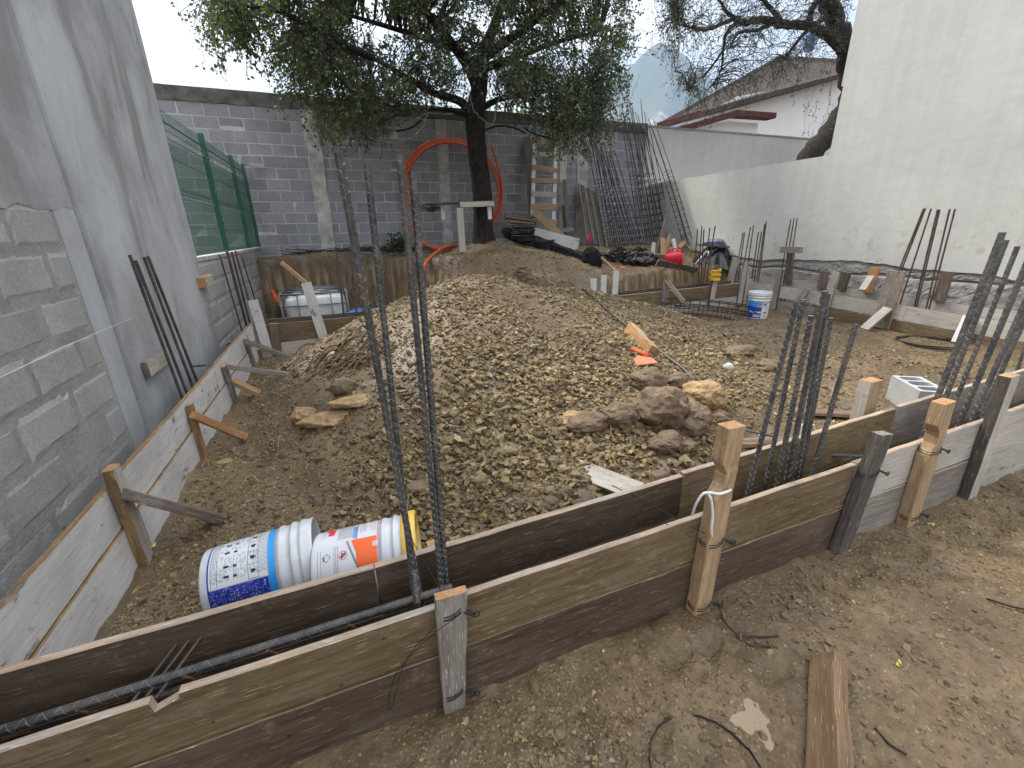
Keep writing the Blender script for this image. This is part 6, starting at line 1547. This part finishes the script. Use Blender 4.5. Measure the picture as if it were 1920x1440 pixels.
def grass(name, c, n, h, spread, seed, label, lean=(0, -1), cat='grass'):
    r = np.random.default_rng(seed); V = []; 
    for k in range(n):
        b = np.array([c[0]+r.normal(0, spread[0]), c[1]+r.normal(0, spread[1]), 0]); b[2] = float(terr(b[0], b[1]))-.02
        L = h*r.uniform(.5, 1.2); a = r.normal(0, .8); dx = np.array([math.sin(a), -abs(math.cos(a)), 0]); w = .006
        side = np.array([dx[1], -dx[0], 0])*w; m1 = b+dx*L*.28+np.array([0, 0, L*.5]); m2 = b+dx*L*.62+np.array([0, 0, L*.35]); e = b+dx*L*.9+np.array([0, 0, -L*r.uniform(-.1, .5)])
        V += [b-side, b+side, m1+side, m1-side, m1-side, m1+side, m2+side*.8, m2-side*.8, m2-side*.8, m2+side*.8, e+side*.1, e-side*.1]
    V = np.array(V); o = bpy.data.objects.new(name, quick_mesh(name, V, np.arange(len(V)).reshape(-1, 4), M_GRASS)); COL.objects.link(o); tag(o, label, None, None, 'stuff')
grass('grass', (-.30, 9.35), 900, .42, (.26, .08), 1, 'long drooping grass on the bank edge above the tank')
grass('grass', (.45, 9.45), 260, .22, (.40, .08), 2, 'dry yellowish grass on the bank edge right of the green clump')
# roots and fibrous litter
def litter(region, n, seed, r_, label, mat, L=(.15, .5), name='roots'):
    rg = np.random.default_rng(seed); mb = MB()
    for k in range(n):
        px = rg.uniform(region[0], region[1]); py = rg.uniform(region[2], region[3]); p = onz0(px, py) if region[4] is None else ony(px, py, region[4]+rg.uniform(-.3, .3))
        a = rg.uniform(-.7, .7)+(math.pi if rg.random() < .5 else 0); l = rg.uniform(*L); m = 7; t = np.linspace(0, 1, m)
        x = p[0]+l*t*math.cos(a); y = p[1]+l*t*math.sin(a)+.04*np.sin(t*5+k); z = terr(x, y)+.015+.05*np.sin(t*3.1)*rg.uniform(.0, 1.2)
        mb.tube(np.stack([x, y, z], 1), np.linspace(r_*rg.uniform(.6, 1.5), r_*.4, m), 5)
    o = mb.build(name, mat, smooth=True); tag(o, label, kind='stuff')
litter((815, 985, 470, 500, 6.9), 130, 3, .011, 'tangled roots sticking out of the slope below the tree', M_ROOT)
litter((590, 700, 640, 700, None), 60, 4, .009, 'fibrous strips of old sacking on the left shoulder of the heap', M_ROOT, (.1, .35))
litter((300, 1400, 480, 1000, None), 90, 14, .003, 'thin straws and splinters scattered over the dirt', simple('straw', (.33, .26, .15), .9), (.04, .14), 'straw')
# dark netting strip at the foot of the back wall
mb = MB(); rg = np.random.default_rng(2)
for k in range(50):
    x0 = rg.uniform(-1.0, 1.6); t = np.linspace(0, 1, 8); mb.tube(np.stack([x0+t*rg.uniform(.4, 1.2), 10.3+rg.uniform(-.35, .2)+0*t, 1.16+rg.uniform(0, .09)+.03*np.sin(t*4+k)], 1), .006, 4)
o = mb.build('netting', M_WIRE, smooth=True); tag(o, 'dark strip of rolled netting lying at the foot of the block wall at left', 'netting')

# ------------------------------------------------------------------ stones
def rock_templates(nv, seed, amp=.28, flat=.7):
    import bmesh
    out = []
    for k in range(nv):
        r = np.random.default_rng(seed+k); bm = bmesh.new(); P = r.normal(0, 1, (11, 3)); P /= np.linalg.norm(P, axis=1)[:, None]; P *= r.uniform(1-amp, 1, (11, 1)); P[:, 2] *= flat; P[:, 1] *= r.uniform(.6, 1)
        for p in P: bm.verts.new(p)
        bmesh.ops.convex_hull(bm, input=bm.verts); bmesh.ops.triangulate(bm, faces=bm.faces)
        vs = [v for v in bm.verts if v.link_faces]; ix = {v: i for i, v in enumerate(vs)}
        out.append((np.array([v.co[:] for v in vs]), np.array([[ix[v] for v in f.verts] for f in bm.faces]))); bm.free()
    return out
TPL = rock_templates(14, 500)
def scatter(name, X, Y, S, mat, seed, label, sink=.25, dz=0.):
    r = np.random.default_rng(seed); N = len(X); Z = terr(X, Y)+dz; Vs = []; Fs = []; off = 0; tid = r.integers(0, len(TPL), N)
    a, b, c = r.uniform(0, 6.283, N), r.normal(0, .35, N), r.normal(0, .35, N)
    for t, (TV, TF) in enumerate(TPL):
        ix = np.where(tid == t)[0]
        if not len(ix): continue
        ca, sa, cb, sb, cc, sc = np.cos(a[ix]), np.sin(a[ix]), np.cos(b[ix]), np.sin(b[ix]), np.cos(c[ix]), np.sin(c[ix])
        V = TV[None]*S[ix][:, None, None]
        x, y, z = V[..., 0], V[..., 1], V[..., 2]
        x, z = x*cb[:, None]+z*sb[:, None], -x*sb[:, None]+z*cb[:, None]; y, z = y*cc[:, None]-z*sc[:, None], y*sc[:, None]+z*cc[:, None]; x, y = x*ca[:, None]-y*sa[:, None], x*sa[:, None]+y*ca[:, None]
        V = np.stack([x+X[ix][:, None], y+Y[ix][:, None], z+(Z[ix]+S[ix]*(.5-sink))[:, None]], -1)
        Fs.append((TF[None]+(np.arange(len(ix))*len(TV))[:, None, None]+off).reshape(-1, 3)); Vs.append(V.reshape(-1, 3)); off += len(ix)*len(TV)
    o = bpy.data.objects.new(name, quick_mesh(name, np.concatenate(Vs), np.concatenate(Fs), mat)); COL.objects.link(o); tag(o, label, None, None, 'stuff'); return o
def pick_sites(n, x0, x1, y0, y1, dens, seed):
    r = np.random.default_rng(seed); X = r.uniform(x0, x1, n*6); Y = r.uniform(y0, y1, n*6); p = dens(X, Y); k = r.uniform(0, 1, n*6) < p; X, Y = X[k][:n], Y[k][:n]; return X, Y
def inside(X, Y): return (X > -1.06) & (X < 7.5) & (Y > 1.42) & ((Y < 6.38) | ((X > 1.3) & (X < 3.9)))
def view_w(X, Y): return np.clip(2.2/np.hypot(X, Y), 0, 1)**1.3
def mound_d(X, Y):
    z = base_terr(X, Y)*(.35+.65*sst(-.16, .08, fbm(X*1.6, Y*1.6, 4, 61))); coarse = .35+.65*sst(-.12, .22, fbm(X*1.1+3, Y*1.1, 4, 44)+.20*(X-.3)-.0*(Y))
    return inside(X, Y)*np.clip(z*5, .0, 1)*coarse*(.45+.55*view_w(X, Y))*(Y < 7)
X, Y = pick_sites(26000, -1, 5.0, 1.45, 7.0, mound_d, 1); r_ = np.random.default_rng(1)
S = np.exp(r_.normal(math.log(.0125), .40, len(X))); coarse = sst(-.05, .2, fbm(X*1.1+3, Y*1.1, 4, 44)+.22*(X-.5)); S *= (.75+.65*coarse); S = np.clip(S, .005, .042)
scatter('crushed_stone', X, Y, S, M_STONE, 2, 'loose tan crushed stone covering the big heap')
X, Y = pick_sites(17000, -1.05, 5.0, 1.45, 7.0, lambda X, Y: inside(X, Y)*np.clip(base_terr(X, Y)*4+.25, 0, 1)*(.25+.75*view_w(X, Y)), 3)
scatter('gravel', X, Y, np.clip(np.exp(np.random.default_rng(3).normal(math.log(.0065), .35, len(X))), .003, .016), M_STONE, 4, 'fine gravel between the larger stones')
# coarse apron at the front foot of the heap
X, Y = pick_sites(5200, -.2, 2.4, 1.45, 3.4, lambda X, Y: inside(X, Y)*np.exp(-((X-.95)**2/.75+(Y-2.1)**2/.8)), 5)
S = np.clip(np.exp(np.random.default_rng(5).normal(math.log(.0215), .36, len(X))), .01, .052)
scatter('crushed_stone', X, Y, S, M_STONE, 6, 'coarse angular stones rolled to the front foot of the heap', .15, .004)
# left strip and right yard
X, Y = pick_sites(17000, -1.05, .6, 1.42, 6.3, lambda X, Y: inside(X, Y)*np.clip(1-base_terr(X, Y)*2.2, .1, 1)*(.2+.8*view_w(X, Y)), 7)
scatter('gravel', X, Y, np.clip(np.exp(np.random.default_rng(7).normal(math.log(.0078), .45, len(X))), .004, .03), M_STONE, 8, 'flat stone chips between the left formwork and the heap', .5)
X, Y = pick_sites(17000, 2.0, 7.4, 1.5, 6.3, lambda X, Y: inside(X, Y)*np.clip(1-base_terr(X, Y)*3, .02, 1)*(.15+.85*np.clip(2.8/np.hypot(X, Y), 0, 1)**1.2)*(.3+.7*(vnoise(X*2, Y*2, 5) > .45)), 9)
scatter('gravel', X, Y, np.clip(np.exp(np.random.default_rng(9).normal(math.log(.010), .45, len(X))), .004, .038), M_STONE, 10, 'flattened stone chips over the right part of the lot', .6)
# mud side in front
dn = lambda X, Y: (Y < 1.0)*(.10+.9*np.exp(-((X-.35)**2/.16+(Y-.78)**2/.06))+.35*np.exp(-((X-3.0)**2/1.6+(Y-.75)**2/.10)))
X, Y = pick_sites(15000, -.5, 5.2, .0, 1.02, dn, 11)
scatter('pebbles', X, Y, np.clip(np.exp(np.random.default_rng(11).normal(math.log(.0048), .42, len(X))), .002, .017), M_STONE, 12, 'small pebbles pressed in the near mud', .45)
X, Y = pick_sites(9000, -1.4, 8.2, 6.6, 10.5, lambda X, Y: (terr(X, Y) > .45)*(.5+.5*(X > 1.5)), 13)
scatter('gravel', X, Y, np.clip(np.exp(np.random.default_rng(13).normal(math.log(.016), .45, len(X))), .006, .05), M_STONE, 14, 'earth crumbs and stones on the rear terrace', .5)
X, Y = pick_sites(4200, -1.0, 6.0, 1.5, 6.3, lambda X, Y: inside(X, Y)*.6, 15)
scatter('clods', X, Y, np.clip(np.exp(np.random.default_rng(15).normal(math.log(.022), .45, len(X))), .01, .06), M_CLOD, 16, 'brown clods of earth among the stones', .45)
X, Y = pick_sites(1600, .5, 4.2, .2, 1.0, lambda X, Y: np.exp(-((X-1.55)**2/.05+(Y-.88)**2/.02))+.10, 17)
scatter('clods', X, Y, np.clip(np.exp(np.random.default_rng(17).normal(math.log(.009), .45, len(X))), .004, .03), M_CLOD, 18, 'mud crumbs kicked up in front of the formwork', .4)
X, Y = pick_sites(420, .0, 1.3, .3, 1.0, lambda X, Y: np.exp(-((X-.42)**2/.05+(Y-.80)**2/.035)), 23)
scatter('pebbles', X, Y, np.clip(np.exp(np.random.default_rng(23).normal(math.log(.0085), .35, len(X))), .004, .018), M_STONE, 24, 'coarser pebbles clustered at the foot of the grey stake', .25)
# mud inside trench
X = np.random.default_rng(19).uniform(-1.5, 5.5, 2600); Y = np.random.default_rng(20).uniform(1.085, 1.27, 2600)
scatter('clods', X, Y, np.clip(np.exp(np.random.default_rng(21).normal(math.log(.010), .4, len(X))), .004, .025), simple('trench_dirt', (.025, .02, .016), .8, 0, 30), 22, 'dark dirt crumbs on the trench floor', .3)

# individually placed boulders and stones
def boulder(px, py, size, mat, seed, label, cat='rock', zl=.35, name='boulder', asp=(1, .85, .8), group=None, sub=4, amp=.22, z=None):
    if 60 < seed < 83 and py < 900: size *= 1.28
    p = onz0(px, py) if z is None else onz(px, py, z); s = [size*a for a in asp]
    o = blob(name, p+np.array([0, 0, s[2]*zl]), s, mat, seed, amp, sub, 1.7, label, cat, group, smooth=False, flat=False); return o
boulder(1212, 728, .125, M_ROCK, 61, 'dark muddy boulder at the top left of the boulder group', asp=(1, .8, .75))
boulder(1236, 785, .155, M_ROCK, 62, 'largest brown boulder in the middle of the group on the heap foot', asp=(.95, .9, .95))
boulder(1300, 800, .105, M_ROCK, 63, 'grey brown boulder right below the largest one', asp=(1, .9, .95))
boulder(1318, 750, .135, M_ROCKO, 64, 'orange tinted boulder at the right end of the group', asp=(1, .9, .7))
boulder(1160, 790, .10, M_ROCK, 65, 'dark rock left of the largest boulder', asp=(1, .8, .75))
boulder(1105, 800, .11, M_ROCK, 66, 'purple-brown rock at the left end of the boulder group', asp=(1.1, .8, .6))
boulder(1250, 838, .085, M_ROCK, 67, 'small boulder just in front of the largest one', asp=(1.1, .8, .7))
boulder(1288, 845, .06, M_ROCK, 68, 'smaller rock beside the reddish plank tip')
boulder(1350, 790, .065, M_ROCK, 69, 'grey rock half hidden by the tall notched stake')
boulder(1270, 720, .07, M_ROCK, 70, 'low rock between the dark and orange boulders')
boulder(1195, 770, .07, M_ROCK, 81, 'rock wedged in the gap beneath the dark muddy boulder')
boulder(1075, 795, .07, M_ROCKO, 82, 'ochre rock against the purple-brown one')
boulder(620, 790, .10, M_ROCKO, 71, 'pale ochre rock chunk on the left flank of the heap', asp=(1.6, .8, .45))
boulder(572, 785, .075, M_ROCKO, 72, 'yellowish rock at the left end of the ochre streak', asp=(1, .8, .8))
boulder(668, 755, .09, M_ROCKO, 73, 'flat ochre slab right above the ochre streak', asp=(1.8, .8, .35))
boulder(645, 730, .08, M_STONE, 74, 'pale angular rock above the ochre slab', asp=(1.1, .8, .7), sub=2)
boulder(955, 842, .085, M_STONE, 75, 'flat pale slab stone lying on the front of the heap', asp=(1.1, .9, .3), sub=2, amp=.16)
boulder(785, 915, .07, M_STONE, 76, 'broad stone near the foot of the tall front bars', asp=(1, .9, .45), sub=2)
boulder(1005, 1290, .022, M_STONE, 77, 'flat pale stone on the mud just right of the grey stake', asp=(.8, 1.4, .4), sub=2, zl=.1)
boulder(1088, 1272, .020, M_STONE, 78, 'greenish stone on the mud, right of the flat pale stone', asp=(.8, 1.3, .5), sub=2, zl=.1)
boulder(1050, 1378, .022, M_STONE, 79, 'chunky stone among the pebbles near the bottom edge', asp=(1.1, .9, .7), sub=2, zl=.1)
boulder(1170, 1342, .014, M_STONE, 80, 'small whitish stone alone in the near mud', asp=(1.3, .8, .5), sub=2, zl=.1)
boulder(422, 866, .055, M_ROCKO, 83, 'flat yellow stone near the left formwork', asp=(1.2, .8, .3), sub=2)
boulder(1385, 662, .16, M_STONE, 84, 'long pale rock embedded in the right flank of the heap', asp=(1.5, .6, .4), sub=3)
boulder(1348, 612, .12, M_STONE, 85, 'grey rock embedded higher on the right flank', asp=(1.4, .7, .4), sub=3)
boulder(1440, 690, .14, M_ROCK, 86, 'brown clod at the right edge of the heap behind the black bars', asp=(1.2, .8, .5), sub=3)
boulder(1365, 692, .06, simple('cement_lump', (.42, .43, .44), .9), 87, 'pale grey cement lump on the right flank of the heap', asp=(.8, .8, .8), sub=3)
rs = np.random.default_rng(88)
k = 0
while k < 46:
    px, py = rs.uniform(820, 1100), rs.uniform(640, 985)
    if py < 700 and rs.random() < .6: continue
    boulder(px, py, rs.uniform(.028, .050), M_STONE, 200+k, 'fist-sized tan stone lying loose on the front of the heap', 'stone', .1, 'stone', (1, rs.uniform(.7, 1), rs.uniform(.45, .8)), 'fist-sized stones on the heap front', 2, .2); k += 1
for k in range(16):
    px, py = rs.uniform(960, 1110), rs.uniform(915, 960)
    boulder(px, py, rs.uniform(.035, .06), M_CLOD, 300+k, 'dark reddish clay clod near the grey plank end', 'clod', .2, 'clay_clod', (1, .9, .8), 'clay clods near the grey plank end', 3)
# autumn leaves and bits
for k, (px, py, z_, col) in enumerate(((1155, 772, None, (.75, .76, .78)), (288, 1028, .01, (.45, .50, .12)), (1745, 987, .01, (.5, .5, .1)), (1540, 679, .02, (.42, .24, .04)), (1135, 1228, .01, (.45, .38, .05)), (1680, 1250, .01, (.5, .40, .08)))):
    p = onz0(px, py); mb = MB(); s = .018 if k else .022
    th = np.arange(9)*2*math.pi/9; mb.add([(s*math.cos(t)*(1+.3*math.cos(t)), s*.6*math.sin(t), .004+.004*math.cos(2*t)) for t in th]+[(s*math.cos(t)*(1+.3*math.cos(t)), s*.6*math.sin(t), .001+.004*math.cos(2*t)) for t in th], [tuple(range(9)), tuple(range(9, 18))[::-1]]+[(i, 9+i, 9+(i+1) % 9, (i+1) % 9) for i in range(9)])
    o = bpy.data.objects.new('fallen_leaf' if k else 'paper_scrap', mb.mesh('bit', simple('bit', col, .7))); COL.objects.link(o); o.matrix_world = Matrix.Translation(Vector(p)+Vector((0, 0, .012))) @ Matrix.Rotation(k*1.3, 4, 'Z')
    tag(o, ['white scrap of paper among the boulders', 'yellow green leaf beside the nearest left stake', 'yellow leaf in the mud at the foot of the notched right stake', 'orange brown leaf on the dirt behind the middle cluster of bars', 'yellow leaf against the foot of the dark lower plank', 'small yellow leaf in the mud at lower right'][k], 'leaf' if k else 'paper')
print('objects', len(bpy.data.objects), 'tris', sum(len(m.polygons) for m in bpy.data.meshes))
